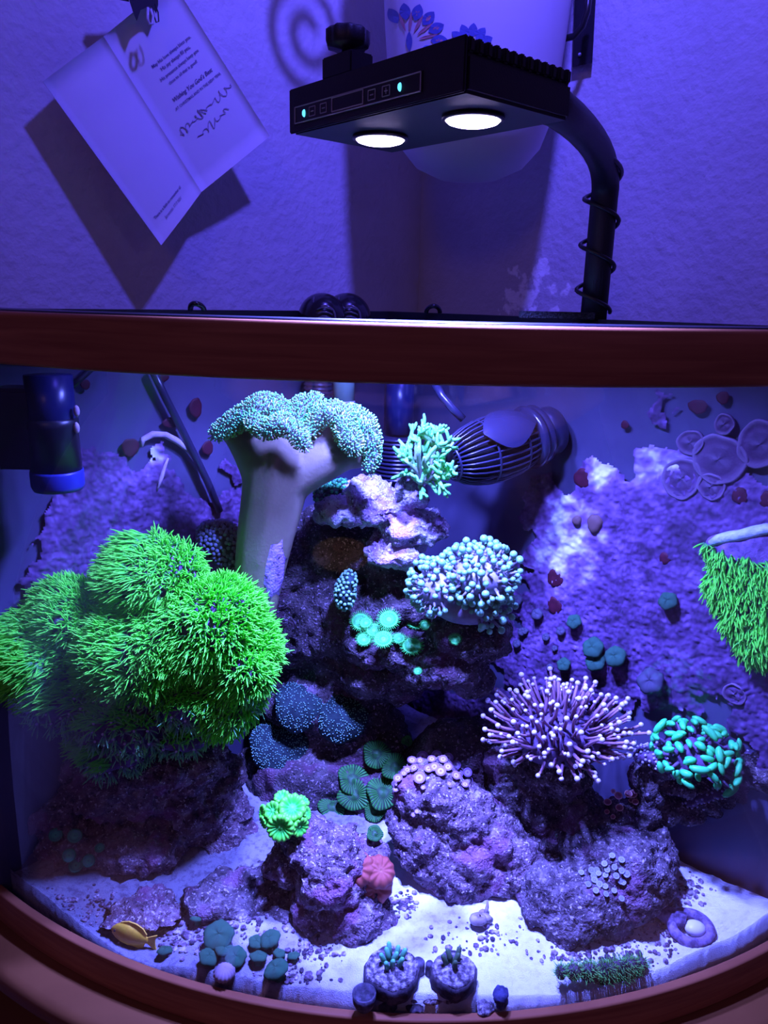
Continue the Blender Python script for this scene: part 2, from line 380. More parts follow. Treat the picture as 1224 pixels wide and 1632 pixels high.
# ------------------------------------------------------------------ reef lamp over the tank
zb = 1.30+.116
LA, LC, LF = PZ(455, 217, zb), PZ(908, 192, zb), PZ(625, 244, zb)
e1 = (LC-LF); L1 = e1.length; e1.normalize(); e2 = Vector((0, 0, 1)).cross(e1); e2 = e2 if e2.dot(LA-LF) > 0 else -e2; L2 = (LA-LF).dot(e2)
UPZ = Vector((0, 0, 1)); hb = .0295
def LP(u, v, z): return LF+e1*u*L1+e2*v*L2+UPZ*z      # u along the long side, v towards the control panel
lamp = thing('reef_lamp', 'black rectangular reef lamp with two glowing lenses on a bent arm', 'lamp', tuple(P(945, 513, .79)))
housing = part('housing', box(LP(.5, .5, hb*.36), e1*L1/2, e2*L2/2, UPZ*hb*.36, .002), MT['blackmatte'], lamp, smooth=False)
nf = 13
for k in range(nf):
    v = (k+.5)/nf
    part('cooling_fin', box(LP(.5, v, hb*.86), e1*L1*.5, e2*(L2/nf*.33), UPZ*hb*.14, .0012), MT['blackmatte'], housing, smooth=False)
part('front_plate', box(LP(.5, 1.0, hb*.5)+e2*.0012, e1*L1*.5, e2*.0012, UPZ*hb*.5, .0008), MT['blackmatte'], housing, smooth=False)
MT['line'] = mat('pale_print', (.38, .36, .42), .5)
MT['led'] = mat('cyan_indicator', (.1, .5, .6), .4, emit=(.12, .65, 1.0), estr=1.6)
panel = part('control_panel', box(LP(.42, 1.0, hb*.37)+e2*.0027, e1*L1*.385, e2*.0004, UPZ*hb*.20), MT['black'], lamp, smooth=False)
def pl_line(u0, h0, u1, h1, wd=.00045):
    a, b = LP(u0, 1, hb*h0)+e2*.0033, LP(u1, 1, hb*h1)+e2*.0033; return tube([a, b], wd, 4)
def rect(u0, u1, h0, h1, wd=.00045): return join(pl_line(u0, h0, u1, h0, wd), pl_line(u1, h0, u1, h1, wd), pl_line(u1, h1, u0, h1, wd), pl_line(u0, h1, u0, h0, wd))
part('panel_outline', rect(.05, .80, .19, .55), MT['line'], panel, False)
part('display_outline', rect(.30, .49, .24, .53), MT['line'], panel, False)
for u in (.17, .245, .54, .62):
    part('button', join(rect(u-.02, u+.02, .27, .47, .00035), pl_line(u-.009, .37, u+.009, .37, .0004), *([pl_line(u, .31, u, .43, .0004)] if u == .62 else [])), MT['line'], panel, False)
for u in (.115, .695):
    part('indicator_light', ell(LP(u, 1, hb*.37)+e2*.0032, (.0017, .0010, .0026)), MT['led'], panel, label='small cyan indicator light')
MT['lens'] = mat('lit_led_lens', (.8, .8, .9), .2, emit=(.62, .50, 1.0), estr=16)
for k, (u, v) in enumerate(((.215, .60), (.60, .56))):
    # place by the lens centres seen under the housing
    c = PZ(*((606, 221), (754, 190))[k], zb-.002)
    bz = part('lens_ring', lathe([(.0205, .001), (.0205, -.0008), (.0188, -.0013), (.0181, .001)], 32, c), MT['black'], lamp)
    part('lens', lathe([(.0180, .0), (.0165, -.0014), (.0125, -.0026), (.007, -.0034), (.0, -.0036)], 32, c+Vector((0, 0, -.001))), MT['lens'], bz, label='glowing domed lens')
    area('reef_lamp_light', c+Vector((0, 0, -.016)), c+Vector((0, .0, -1)), .036, 10.5, (.140, .165, 1.0), 'DISK', 125)
c = PZ(612, 92, zb+hb+.012); c = LP(.30, .90, hb)
part('mount_block', box(c+UPZ*.007, e1*.016, e2*.010, UPZ*.007, .001), MT['blackmatte'], lamp, False)
part('clamp_knob', lathe([(.004, 0), (.004, .005), (.0135, .006), (.0145, .009), (.0145, .016), (.012, .018), (0, .018)], 36, c+UPZ*.013, wob=lambda a, k, r, h: (r*(1+.06*math.cos(9*a)) if r > .01 else r, h)), MT['blackmatte'], lamp)
base = P(945, 514, .79); s0 = LP(.86, .05, hb*.5)
path = [s0+e2*.01, s0-e2*.02]; top = base+UPZ*.115
p1 = s0-e2*.035; bend = [(s0-e2*.02).lerp(p1, .5)]
for k in range(1, 9):      # quadratic bend into the vertical post
    t = k/9; a = s0-e2*.02; m_ = Vector((base.x+.004, base.y+.003, s0.z+.012)); path.append(a*(1-t)**2+m_*2*t*(1-t)+top*t*t)
path += [top, base+UPZ*.06, base+UPZ*.002]
rp = S(20.5, base)
part('arm', tube(path, rp, 24), MT['blackmatte'], lamp, label='thick bent black tube')
part('mount_foot', box(base+Vector((.004, 0, -.003)), (.030, 0, 0), (0, .02, 0), (0, 0, .0028), .001), MT['black'], lamp, False)
cord = [LP(.92, .0, hb*.55)-e2*.003]
h_top, h_bot = base.z+.150, base.z+.010
for k in range(90):
    s = k/89; a = -2.3+s*2*math.pi*3.35; z = h_top+(h_bot-h_top)*s
    cx = base+UPZ*(z-base.z)
    for i in range(len(path)-1):          # follow the tube axis at this height
        if path[i].z >= z >= path[i+1].z and i > 1:
            cx = path[i].lerp(path[i+1], (path[i].z-z)/(path[i].z-path[i+1].z+1e-9)); break
    rr = rp*(1.12+.28*max(0, -math.cos(a))**4)+.001
    cord.append(cx+Vector((math.cos(a)*rr, math.sin(a)*rr, 0)))
part('power_cord', tube(cord, .0021, 8), MT['black'], lamp, label='thin black cord wound around the arm')
# foam strip on the rim before the arm
MT['foam'] = mat('coarse_black_foam', (.03, .03, .045), .9, .4, ramp=[(.45, (.008, .007, .01)), (.66, (.05, .05, .06))], nscale=700, bump=1, bscale=800)
fc = P(886, 514, .745); fc.z = Z_RIM+.0035
solo('foam_strip', box(fc, (S(58, fc), 0, 0), (0, .008, 0), (0, 0, S(5.5, fc)), .0006), MT['foam'], 'coarse black foam strip lying on the rim beside the lamp arm', 'foam strip', smooth=False)

# twin black domes standing on the back rim
MT['gloss'] = mat('glossy_black_plastic', (.012, .011, .016), .2, .6)
MT['smoke'] = mat('smoky_shiny_plastic', (.10, .09, .13), .2, .7)
for k, (px, lab) in enumerate(((514, 'glossy black grilled dome on the rim, the one nearer the hanging card'), (553, 'glossy black grilled dome on the rim, half hidden behind its twin'))):
    c = P(px, 506, .88+.03*k); r = S(39, c)
    d = thing('pump_magnet_dome', lab, 'magnet', (c.x, c.y, Z_RIM), 'domes on the back rim')
    part('dome', lathe([(r, -.014), (r, -.003), (r*.97, .004), (r*.86, .012), (r*.66, .019), (r*.36, .024), (0, .0255)], 40, c, (.12, -.9, .25)), MT['gloss'], d)
    ar = [c+Vector((r*(.15+.42*math.cos(a)), -.021, r*(.05+.42*math.sin(a)))) for a in np.linspace(math.pi, 0, 12)]
    part('grille_frame', tube([ar[0]+Vector((0, -.004, -.020))]+ar+[ar[-1]+Vector((0, -.004, -.020))], .0013, 6), MT['smoke'], d)
    for q in range(5):
        y = r*(.30-.17*q)
        part('grille_bar', tube([c+Vector((r*(-.17+.64*s), -.0235-.003*math.sin(s*3.1), y+.003*math.sin(s*3.1))) for s in np.linspace(0, 1, 6)], .0010, 6), MT['smoke'], d)
    part('ridge', tube([c+Vector((-r*.30, -.012-.008*math.sin(s*3.1), r*(.80-1.0*s))) for s in np.linspace(0, 1, 6)], .0014, 6), MT['smoke'], d)
for px, py, Y, lab in ((313, 500, .755, 'small black cable loop on the rim below the hanging card'), (690, 512, .93, 'small black cable loop on the rim below the reef lamp')):
    c = P(px, py, Y); c.z = Z_RIM+.0005; r = S(11, c)
    solo('cable_loop', tube([c+Vector((r*math.cos(a), .004*math.cos(a*2), r*.95*math.sin(a))) for a in np.linspace(0, math.pi, 10)], .0026, 8), MT['gloss'], lab, 'cable', group='cable loops on the rim')

# ------------------------------------------------------------------ things on the walls
MT['paper'] = mat('card_paper', (0.680, 0.663, 0.714), .7, .2, ramp=[(.3, (0.646, 0.629, 0.680)), (.7, (0.714, 0.697, 0.731))], nscale=9)
MT['ink'] = mat('printed_ink', (.12, .10, .22), .7, .1)
MT['pen'] = mat('pen_ink', (.38, .34, .46), .7, .1)
cA, cFT, cFB, cB = wallL(68, 130, .035), wallL(165, 58, .022), wallL(321, 306, .040), wallL(257, 391, .055)
cRB = wallL(430, 217, .060); cRT = wallL(274, -31, .040)
card = thing('greeting_card', 'open white folded greeting card hung at a slant on the wall', 'card', tuple(cB))
def leafp(a, b, c, d, n=10):
    V = []; f = []
    nrm = (b-a).cross(d-a).normalized(); nrm = nrm if nrm.dot(CAM-a) > 0 else -nrm
    for s_ in (0, 1):
        for i in range(n+1):
            for j in range(n+1):
                u, v = i/n, j/n; q = a*(1-u)*(1-v)+b*u*(1-v)+c*u*v+d*(1-u)*v
                V.append(tuple(q+nrm*(.0022*math.sin(u*math.pi)*math.sin(v*2.5)-.0004*s_)))
    m = (n+1)*(n+1)
    for i in range(n):
        for j in range(n):
            k = i*(n+1)+j; f.append([k, k+n+1, k+n+2, k+1]); f.append([m+k, m+k+1, m+k+n+2, m+k+n+1])
    bd = [i*(n+1) for i in range(n)]+[n*(n+1)+j for j in range(n)]+[i*(n+1)+n for i in range(n, 0, -1)]+list(range(n, 0, -1))
    for i in range(len(bd)): x, y = bd[i], bd[(i+1) % len(bd)]; f.append([x, y, m+y, m+x])
    def at(u, v, h=.0006): return a*(1-u)*(1-v)+b*u*(1-v)+c*u*v+d*(1-u)*v+nrm*(.0022*math.sin(u*math.pi)*math.sin(v*2.5)+h)
    return (np.array(V), f, None), at
lm, lat = leafp(cA, cFT, cFB, cB); rm, rat = leafp(cFT, cRT, cRB, cFB)
lpg = part('card_leaf', lm, MT['paper'], card); rpg = part('card_leaf', rm, MT['paper'], card)
def text_on(s, at, u0, u1, v, name, parent, shear=0, hgt=None, m='ink'):
    cu = bpy.data.curves.new('txt', 'FONT'); cu.body = s; cu.size = 1; cu.shear = shear; cu.resolution_u = 2; cu.offset = .012
    ob = bpy.data.objects.new('txt', cu); C.objects.link(ob)
    me = bpy.data.meshes.new_from_object(ob.evaluated_get(bpy.context.evaluated_depsgraph_get()))
    v_ = np.zeros(len(me.vertices)*3); me.vertices.foreach_get('co', v_); v_ = v_.reshape(-1, 3); f = [list(p.vertices) for p in me.polygons]
    bpy.data.objects.remove(ob); bpy.data.curves.remove(cu); bpy.data.meshes.remove(me)
    wx = v_[:, 0].max(); k = (u1-u0)/wx; kv = hgt or k*(at(1, .5)-at(0, .5)).length/(at(.5, 1)-at(.5, 0)).length
    V = [tuple(at(u0+q[0]*k, v-q[1]*kv)) for q in v_]
    part(name, (np.array(V), f), MT[m], parent, False)
for s, u0, u1, v in (('May His love always bless you,', .27, .83, .285), ('His joy always fill you,', .34, .76, .325), ('His presence always keep you', .27, .82, .367), ('close to all that is good!', .33, .74, .408)):
    text_on(s, rat, u0, u1, v, 'printed_line', rpg)
text_on("Wishing You God's Best", rat, .26, .84, .497, 'printed_line', rpg, .3)
text_on('AT CHRISTMAS AND IN THE NEW YEAR', rat, .24, .90, .540, 'printed_line', rpg)
text_on('There is a faith to remember all', lat, .14, .74, .88, 'printed_line', lpg)
text_on('Jeremiah 17:7 NIV', lat, .28, .66, .925, 'printed_line', lpg, 0, None, 'pen')
for (u0, u1, v, ph) in ((.14, .50, .655, 0), (.44, .95, .640, 2), (.30, .74, .735, 4)):
    ss = np.linspace(0, 1, 44)
    part('handwriting', tube([rat(u0+(u1-u0)*s+.018*math.sin(s*41+ph), v-.02*s+(.016+.012*math.sin(s*9+ph))*math.sin(s*34+ph), .0009) for s in ss], .00045, 4), MT['pen'], rpg, False)
# iron hook with a wire clip that carries the card
hp = lambda x, y, o=.03: wallL(x, y, o)
hook = thing('iron_wall_hook', 'black pointed iron ornament above the card with a clear clip', 'wall hook', tuple(wallL(218, 33, .045)))
def plate(pts, off, th, mapper):
    a = [mapper(x, y, off) for x, y in pts]; b = [mapper(x, y, off-th) for x, y in pts]; n = len(a)
    return np.array([tuple(q) for q in a+b]), [list(range(n)), list(range(n, 2*n))[::-1]]+[[i, n+i, n+(i+1) % n, (i+1) % n] for i in range(n)], None
part('iron_leaf', plate([(196, -30), (252, -30), (252, 8), (249, 22), (243, 12), (237, 10), (224, 16), (218, 34), (212, 20), (207, 4)], .052, .008, wallL), MT['blackmatte'], hook, False)
part('iron_spray', plate([(170, -30), (197, -30), (206, 3), (190, 0)], .050, .006, wallL), MT['blackmatte'], hook, False)
MT['clipm'] = mat('clear_clip_plastic', (.55, .55, .65), .1, .9)
part('clip', tube([wallL(x, y, .064) for x, y in ((236, 12), (235, 30), (238, 38), (243, 38), (244, 26), (240, 14))], .0014, 8), MT['clipm'], hook)
part('clip_wire', tube([wallL(x, y, .064) for x, y in ((247, 6), (252, 20), (253, 34), (249, 36), (245, 24), (243, 10))], .0007, 6), MT['blackmatte'], hook)
# printed hanging pot in the corner
pc = P(752, 170, .97); zb0 = P(760, 291, .97).z
prof = [(.0, zb0), (.035, zb0+.004), (.062, zb0+.016), (.080, zb0+.036), (.090, zb0+.064), (.096, zb0+.105), (.101, zb0+.16), (.106, zb0+.24), (.110, zb0+.32), (.106, zb0+.32), (.09, zb0+.24), (0, zb0+.2)]
pot = thing('hanging_pot', 'white round bottomed hanging pot printed with blue petal rosettes', 'pot', (pc.x, pc.y, zb0))
MT['pot'] = mat('white_glazed_pot', (.66, .64, .70), .4, .4)
part('pot_body', lathe(prof, 96, (pc.x, pc.y, 0)), MT['pot'], pot)
def onpot(px, py, off=.0008):
    d = ray(px, py); best = None
    for k in range(900):
        q = CAM+d*((.80+k*.0004)/d.y); r = math.hypot(q.x-pc.x, q.y-pc.y)
        for i in range(8):
            (r0, z0), (r1, z1) = prof[i], prof[i+1]
            if z0 <= q.z <= z1 and r <= r0+(r1-r0)*(q.z-z0)/(z1-z0)+off: return q
    return CAM+d*(1.05/d.y)
MT['petal'] = mat('cobalt_glaze', (.10, .13, .42), .4); MT['petal2'] = mat('rust_glaze', (.50, .22, .26), .4); MT['petal3'] = mat('sky_glaze', (.16, .28, .62), .4)
def petal(cx, cy, ang, r0, r1, wd, m):
    a = R(ang); pts = []
    for s in np.linspace(0, 1, 9): pts.append((r0+(r1-r0)*s, wd*math.sin(math.pi*s)**.8))
    for s in np.linspace(1, 0, 9)[1:-1]: pts.append((r0+(r1-r0)*s, -wd*math.sin(math.pi*s)**.8))
    V = [tuple(onpot(cx+x*math.cos(a)-y*math.sin(a), cy-x*math.sin(a)-y*math.cos(a))) for x, y in [((r0+r1)/2, 0)]+pts]
    n = len(pts); part('painted_petal', (np.array(V), [[0, 1+i, 1+(i+1) % n] for i in range(n)]), MT[m], pot, False)
for k, an in enumerate((-8, 22, 52, 82, 112, 142, 172)): petal(750, 74, an, 14, 38, 7.5, 'petal')
for an in (2, 26, 50, 74, 98, 122): petal(652, 66, an, 34, 62, 9, 'petal' if an % 4 else 'petal3')
for an in (14, 38, 62, 86, 110): petal(652, 66, an, 16, 48, 2.6, 'petal2')
petal(652, 66, 90, -16, 16, 5, 'petal'); petal(680, 78, 200, -9, 9, 6, 'petal3')
for an in (2, 26, 50, 74): petal(652+48*math.cos(R(an)), 66-48*math.sin(R(an)), an, -6, 6, 3, 'petal2')
# unseen iron scroll above the frame, added for its spiral shadow on the wall
sp_c = wallL(492, 52)
lt = Vector((0.12, 0.52, 2.02)); sp_c = sp_c+(lt-sp_c)*.26; hx_ = Vector((H, H, 0))
scr = [sp_c+hx_*(r_*math.cos(a))+UPZ*(r_*math.sin(a)) for a, r_ in ((a, .006+.0038*a) for a in np.linspace(.5, 11.5, 70))]
solo('iron_scroll', tube(scr+[scr[-1]+hx_*.02+UPZ*.05, scr[-1]+hx_*.02+UPZ*.25], .0042, 8), MT['blackmatte'], 'unseen black iron spiral scroll casting its curl on the plaster between card and lamp', 'wall ornament')
# wall bracket and its cable
br = thing('wall_bracket', 'flat black metal bracket on the wall beside the hanging pot', 'bracket', tuple(wallR(930, 106, .0)))
part('bracket_plate', plate([(917, -30), (951, -30), (944, 100), (912, 107)], .012, .012, wallR), MT['blackmatte'], br, False)
for x, y in ((933, 19), (924, 87)): part('screw', ell(wallR(x, y, .0125), (.0022, .0022, .0022)), MT['clipm'], br)
solo('hanging_cable', tube([wallR(x, y, .05) for x, y in ((846, -30), (853, 0), (862, 28), (878, 50), (897, 62), (915, 58), (928, 42), (936, 18), (940, -20))], .0038, 10), MT['black'], 'thick black cable drooping in front of the wall bracket', 'cable')
solo('hanging_cable', tube([wallR(x, y, .06) for x, y in ((874, -30), (879, 0), (885, 11), (891, 8), (897, -6), (902, -30))], .0038, 10), MT['black'], 'short black cable loop hanging between the pot and the bracket', 'cable')
# ------------------------------------------------------------------ live rock
def rock_mat(name, dark, mid, light, hi, nscale=55):
    m = mat(name, mid, .85, .25, ramp=[(.30, dark), (.44, mid), (.58, light), (.72, hi)], nscale=nscale, detail=6, bump=1.0, bscale=420, dist=.004)
    nt = m.node_tree; N, L = nt.nodes, nt.links; b = N['Principled BSDF']; src = b.inputs['Base Color'].links[0].from_socket; tc = N.new('ShaderNodeTexCoord')
    for sc, lo, hi_c, c, w_ in ((330, .60, .66, tuple(min(.9, x*1.5+.06) for x in hi), .75), (240, .62, .68, tuple(x*.5 for x in dark), .8), (26, .56, .66, tuple(x*k for x, k in zip(light, (1.25, .72, 1.15))), .7)):   # pale grains, dark pores, violet patches
        n = N.new('ShaderNodeTexNoise'); n.inputs['Scale'].default_value = sc; n.inputs['Detail'].default_value = 2; mp = N.new('ShaderNodeMapping'); mp.inputs['Location'].default_value = (sc, sc*.3, 1.7)
        L.new(tc.outputs['Object'], mp.inputs[0]); L.new(mp.outputs[0], n.inputs['Vector']); g_ = N.new('ShaderNodeMapRange'); g_.inputs['From Min'].default_value = lo; g_.inputs['From Max'].default_value = hi_c; g_.inputs['To Max'].default_value = w_
        L.new(n.outputs['Fac'], g_.inputs['Value']); mx = N.new('ShaderNodeMix'); mx.data_type = 'RGBA'; L.new(g_.outputs[0], mx.inputs['Factor']); L.new(src, mx.inputs['A']); mx.inputs['B'].default_value = (*c, 1); src = mx.outputs['Result']
    L.new(src, b.inputs['Base Color']); return m
MT['rockA'] = rock_mat('violet_coralline_rock', (0.037, 0.025, 0.031), (0.149, 0.093, 0.112), (0.260, 0.174, 0.192), (0.484, 0.422, 0.397), 95)
MT['rockB'] = rock_mat('brown_dark_live_rock', (0.014, 0.011, 0.011), (0.056, 0.042, 0.040), (0.104, 0.080, 0.076), (0.240, 0.176, 0.208), 40)
MT['rockC'] = rock_mat('bleached_pink_rock', (.08, .045, .075), (.30, .19, .29), (.56, .50, .56), (.84, .84, .86), 40)
MT['rockD'] = rock_mat('grey_brown_rock', (0.021, 0.016, 0.017), (0.090, 0.066, 0.073), (0.180, 0.138, 0.145), (0.372, 0.312, 0.330), 85)
from mathutils.bvhtree import BVHTree
TREES = []
def rock(name, label, blobs, m, **kw):
    m_ = rocky(blobs, **kw); TREES.append(BVHTree.FromPolygons(m_[0].tolist(), m_[1])); return solo(name, m_, MT[m], label, 'rock')
zs = Z_GLASS+.002
rock('live_rock', 'large dark brown central live rock pile with deep hollows', [
    (455, 930, .83, 85, 115, .05), (520, 870, .83, 60, 60, .05), (545, 990, .82, 110, 100, .06), (640, 950, .80, 90, 85, .05), (690, 1035, .78, 75, 60, .05),
    (600, 1060, .80, 90, 60, .06), (520, 1110, .83, 120, 90, .06), (560, 1190, .82, 110, 90, .06), (500, 1250, .80, 130, 95, .07), (620, 1270, .78, 90, 80, .06), (600, 880, .81, 70, 45, .05)],
    'rockB', voxel=.0042, amp=.016, sc=18, pit=.012, psc=38, fine=.003, seed=1, zmin=zs)
rock('live_rock', 'dark brown boulder behind the zoanthid colony', [(735, 1200, .77, 80, 62, .05), (690, 1240, .77, 60, 60, .05), (780, 1250, .76, 50, 70, .04)], 'rockB', voxel=.0036, amp=.010, seed=2, zmin=zs)
rock('live_rock', 'bright pink and white crusted rock crowning the pile beneath the branching coral', [
    (545, 806, .78, 46, 26, .04), (585, 786, .78, 40, 22, .04), (610, 806, .775, 46, 30, .04), (655, 836, .77, 50, 28, .04), (690, 850, .765, 26, 24, .03), (630, 874, .765, 48, 22, .035), (648, 785, .765, 26, 26, .025)],
    'rockC', voxel=.0026, amp=.012, sc=34, pit=.012, psc=46, fine=.003, seed=3)
rock('live_rock', 'dark rock ledge with violet crust carrying the frogspawn coral', [
    (745, 1015, .725, 62, 38, .04), (700, 1050, .73, 72, 42, .045), (785, 1010, .725, 26, 28, .03), (745, 1068, .735, 40, 34, .04), (640, 1030, .745, 50, 38, .035), (590, 1035, .755, 34, 32, .03)],
    'rockB', voxel=.003, amp=.010, sc=30, pit=.008, psc=50, fine=.003, seed=4)
rock('live_rock', 'craggy dark rock beneath the big green polyp mound', [
    (190, 1240, .69, 100, 60, .05), (120, 1330, .675, 58, 50, .04), (230, 1330, .69, 100, 62, .055), (320, 1270, .71, 70, 75, .05), (260, 1215, .70, 110, 50, .05), (90, 1290, .68, 40, 40, .035), (350, 1340, .70, 50, 50, .04)],
    'rockA', voxel=.0030, amp=.016, sc=28, pit=.012, psc=50, fine=.004, seed=5, zmin=zs)
rock('live_rock', 'violet lumpy rock on the sand carrying the bright green and the rust red coral', [
    (530, 1385, .605, 60, 62, .04), (568, 1450, .60, 60, 50, .04), (497, 1345, .62, 40, 34, .035), (460, 1372, .625, 34, 34, .03), (550, 1336, .62, 28, 20, .025), (500, 1440, .605, 40, 36, .035), (590, 1365, .62, 30, 20, .025), (545, 1492, .605, 60, 22, .035), (600, 1478, .605, 34, 26, .03)],
    'rockA', voxel=.0022, amp=.0085, sc=42, pit=.006, psc=75, fine=.0026, seed=6, zmin=zs)
rock('live_rock', 'broad violet boulder on the sand with the pink zoanthid colony on top', [
    (745, 1375, .65, 92, 66, .045), (690, 1262, .68, 66, 44, .045), (672, 1325, .67, 58, 48, .045), (740, 1300, .67, 62, 45, .045), (815, 1365, .65, 55, 46, .04), (780, 1330, .66, 60, 40, .04), (720, 1425, .655, 66, 36, .04), (850, 1385, .655, 36, 30, .03)],
    'rockA', voxel=.0026, amp=.009, sc=38, pit=.007, psc=64, fine=.0028, seed=7, zmin=zs)
rock('live_rock', 'rounded grey violet boulder on the sand beside the shell mound', [
    (915, 1440, .605, 90, 64, .045), (1005, 1390, .62, 68, 62, .045), (866, 1425, .61, 44, 46, .035), (960, 1345, .655, 80, 34, .04), (1040, 1365, .645, 36, 56, .035), (930, 1480, .605, 60, 30, .04), (1030, 1430, .63, 44, 36, .035)],
    'rockD', voxel=.0026, amp=.008, sc=34, pit=.006, psc=64, fine=.0026, seed=8, zmin=zs)
rock('live_rock', 'upright brown violet rock pillar beneath the torch coral', [
    (880, 1225, .70, 62, 46, .04), (850, 1275, .70, 46, 60, .04), (915, 1290, .69, 46, 46, .04), (885, 1330, .685, 62, 46, .04), (815, 1260, .715, 40, 50, .04), (945, 1318, .68, 40, 34, .03), (806, 1215, .72, 30, 38, .03)],
    'rockD', voxel=.003, amp=.010, sc=36, pit=.008, psc=58, fine=.003, seed=9, zmin=zs)
rock('live_rock', 'dark stump of rock left standing beside the hammer coral', [
    (1030, 1250, .675, 24, 40, .025), (1026, 1300, .672, 26, 50, .028), (1050, 1222, .672, 26, 22, .022), (1012, 1345, .67, 34, 30, .03), (1075, 1246, .675, 34, 16, .022), (1120, 1244, .68, 46, 16, .024), (1090, 1290, .678, 36, 18, .02), (1130, 1278, .675, 32, 13, .016), (1160, 1258, .672, 18, 13, .014), (1060, 1288, .676, 22, 22, .02)],
    'rockD', voxel=.0024, amp=.006, sc=44, pit=.004, psc=80, fine=.002, seed=10)
rock('live_rock', 'pale knobbly rock shelf jutting from the back pane behind the hammer coral', [
    (1185, 1224, .665, 26, 24, .03), (1220, 1216, .655, 36, 30, .035), (1255, 1215, .65, 40, 36, .035), (1170, 1246, .67, 22, 18, .025)], 'rockD', voxel=.0026, amp=.006, sc=44, seed=11)
rock('rubble_rock', 'low weathered stone half buried in the shaded sand behind the yellow fish', [(235, 1452, .605, 42, 24, .03), (195, 1462, .60, 30, 18, .025), (270, 1465, .60, 26, 18, .02)], 'rockA', voxel=.0024, amp=.006, sc=60, seed=12, zmin=zs)
rock('rubble_rock', 'flat dark slab of rock on the sand below the green candy coral', [(395, 1412, .628, 75, 16, .035), (350, 1428, .612, 62, 13, .03), (440, 1448, .600, 36, 10, .02), (400, 1440, .605, 50, 11, .025)], 'rockD', voxel=.003, amp=.006, sc=40, seed=13, zmin=zs)

# ------------------------------------------------------------------ green star polyp mounds
MT['mat_purple'] = mat('purple_polyp_mat', (.14, .075, .18), .8, .2, ramp=[(.35, (.08, .045, .11)), (.7, (.28, .16, .34))], nscale=80, bump=.6, bscale=300)
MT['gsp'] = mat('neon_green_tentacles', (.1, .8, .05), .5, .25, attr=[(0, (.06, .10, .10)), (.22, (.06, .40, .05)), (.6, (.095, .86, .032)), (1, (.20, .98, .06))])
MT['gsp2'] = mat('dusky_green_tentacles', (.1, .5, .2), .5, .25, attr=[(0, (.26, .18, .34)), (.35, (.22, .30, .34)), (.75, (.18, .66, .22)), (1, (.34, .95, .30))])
MT['eye'] = mat('pale_violet_polyp_centre', (.72, .62, .85), .5, .3)
def gsp_tentacles(m, count, mind, length, rad, flow, seed, sel, per=5, spread=.45, up=.5):
    p, n = sample(m, count, mind, sel, seed); g = np.random.default_rng(seed); N = len(p)*per
    p = np.repeat(p, per, 0); n = np.repeat(n, per, 0); fl = flow(p)
    d = n*up+fl+g.normal(0, spread, (N, 3)); d /= np.linalg.norm(d, axis=1)[:, None]
    L = length*g.uniform(.65, 1.2, N)[:, None]; bend = (fl*.55+np.array([0, 0, -.30])+g.normal(0, .25, (N, 3)))
    K = 6; s = np.linspace(0, 1, K)
    path = p[:, None, :]+n[:, None, :]*.001+d[:, None, :]*(L*s[None, :])[:, :, None]+bend[:, None, :]*(L*.5*(s**2)[None, :])[:, :, None]
    rr = rad*(np.array([1.25, 1.0, .95, .95, .85, .25]))[None, :]*g.uniform(.8, 1.2, N)[:, None]
    return strands(path, rr, 4), p[::per]
cam_np = np.array(CAM)
def front(p, n): return ((cam_np-p)*n).sum(1)/np.linalg.norm(cam_np-p, axis=1) > -.35
gm_blobs = [(245, 915, .675, 78, 52, .05), (320, 990, .665, 96, 70, .055), (385, 1045, .67, 55, 58, .05), (230, 1030, .655, 96, 80, .055), (120, 980, .665, 60, 42, .045), (60, 1040, .65, 74, 66, .045),
            (110, 1100, .655, 72, 50, .045), (300, 1090, .665, 95, 55, .05), (200, 1130, .66, 90, 50, .05), (360, 1110, .67, 50, 46, .04), (190, 1180, .67, 62, 36, .04), (290, 1155, .675, 60, 34, .04)]
mv = join(*[blob(*b) for b in gm_blobs]); v_, f_, n_ = remesh(mv, .004, 2); v_ = v_+n_*(nz(v_, 30, 21, 3)*.008)[:, None]
gsp = thing('green_star_polyp_colony', 'huge mound of neon green hairlike polyps on the dark craggy rock', 'coral', tuple(P(220, 1200, .67)))
mound = (inside(v_), f_, None)
part('polyp_mat', mound, MT['mat_purple'], gsp, label='purple rubbery mat')
def flow1(p):
    x = (p[:, 0]-p[:, 0].min())/(np.ptp(p[:, 0])+1e-6); sw = np.sin(p[:, 0]*38+p[:, 2]*24)
    return np.stack([-.75+.7*(x > .55)+.35*sw, -.28+0*x, .15+.25*sw], 1)
hi_ = lambda p, n: front(p, n) & ((p[:, 2] > P(220, 1085, .66).z-.05*(p[:, 0] > P(330, 1000, .66).x)) | (n[:, 2] > .25))
lo_ = lambda p, n: front(p, n) & (p[:, 2] <= P(220, 1075, .66).z)
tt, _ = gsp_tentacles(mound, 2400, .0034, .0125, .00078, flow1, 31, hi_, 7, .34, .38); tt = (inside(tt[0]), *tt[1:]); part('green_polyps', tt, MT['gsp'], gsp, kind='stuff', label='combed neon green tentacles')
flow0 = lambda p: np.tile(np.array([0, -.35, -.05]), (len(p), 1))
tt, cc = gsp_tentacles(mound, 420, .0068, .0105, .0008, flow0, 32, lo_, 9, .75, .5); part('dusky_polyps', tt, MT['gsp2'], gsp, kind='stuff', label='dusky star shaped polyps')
part('polyp_centres', join(*[ell(c+np.array([0, -.004, .001]), (.0013, .0013, .0013)) for c in cc]), MT['eye'], gsp, kind='stuff')
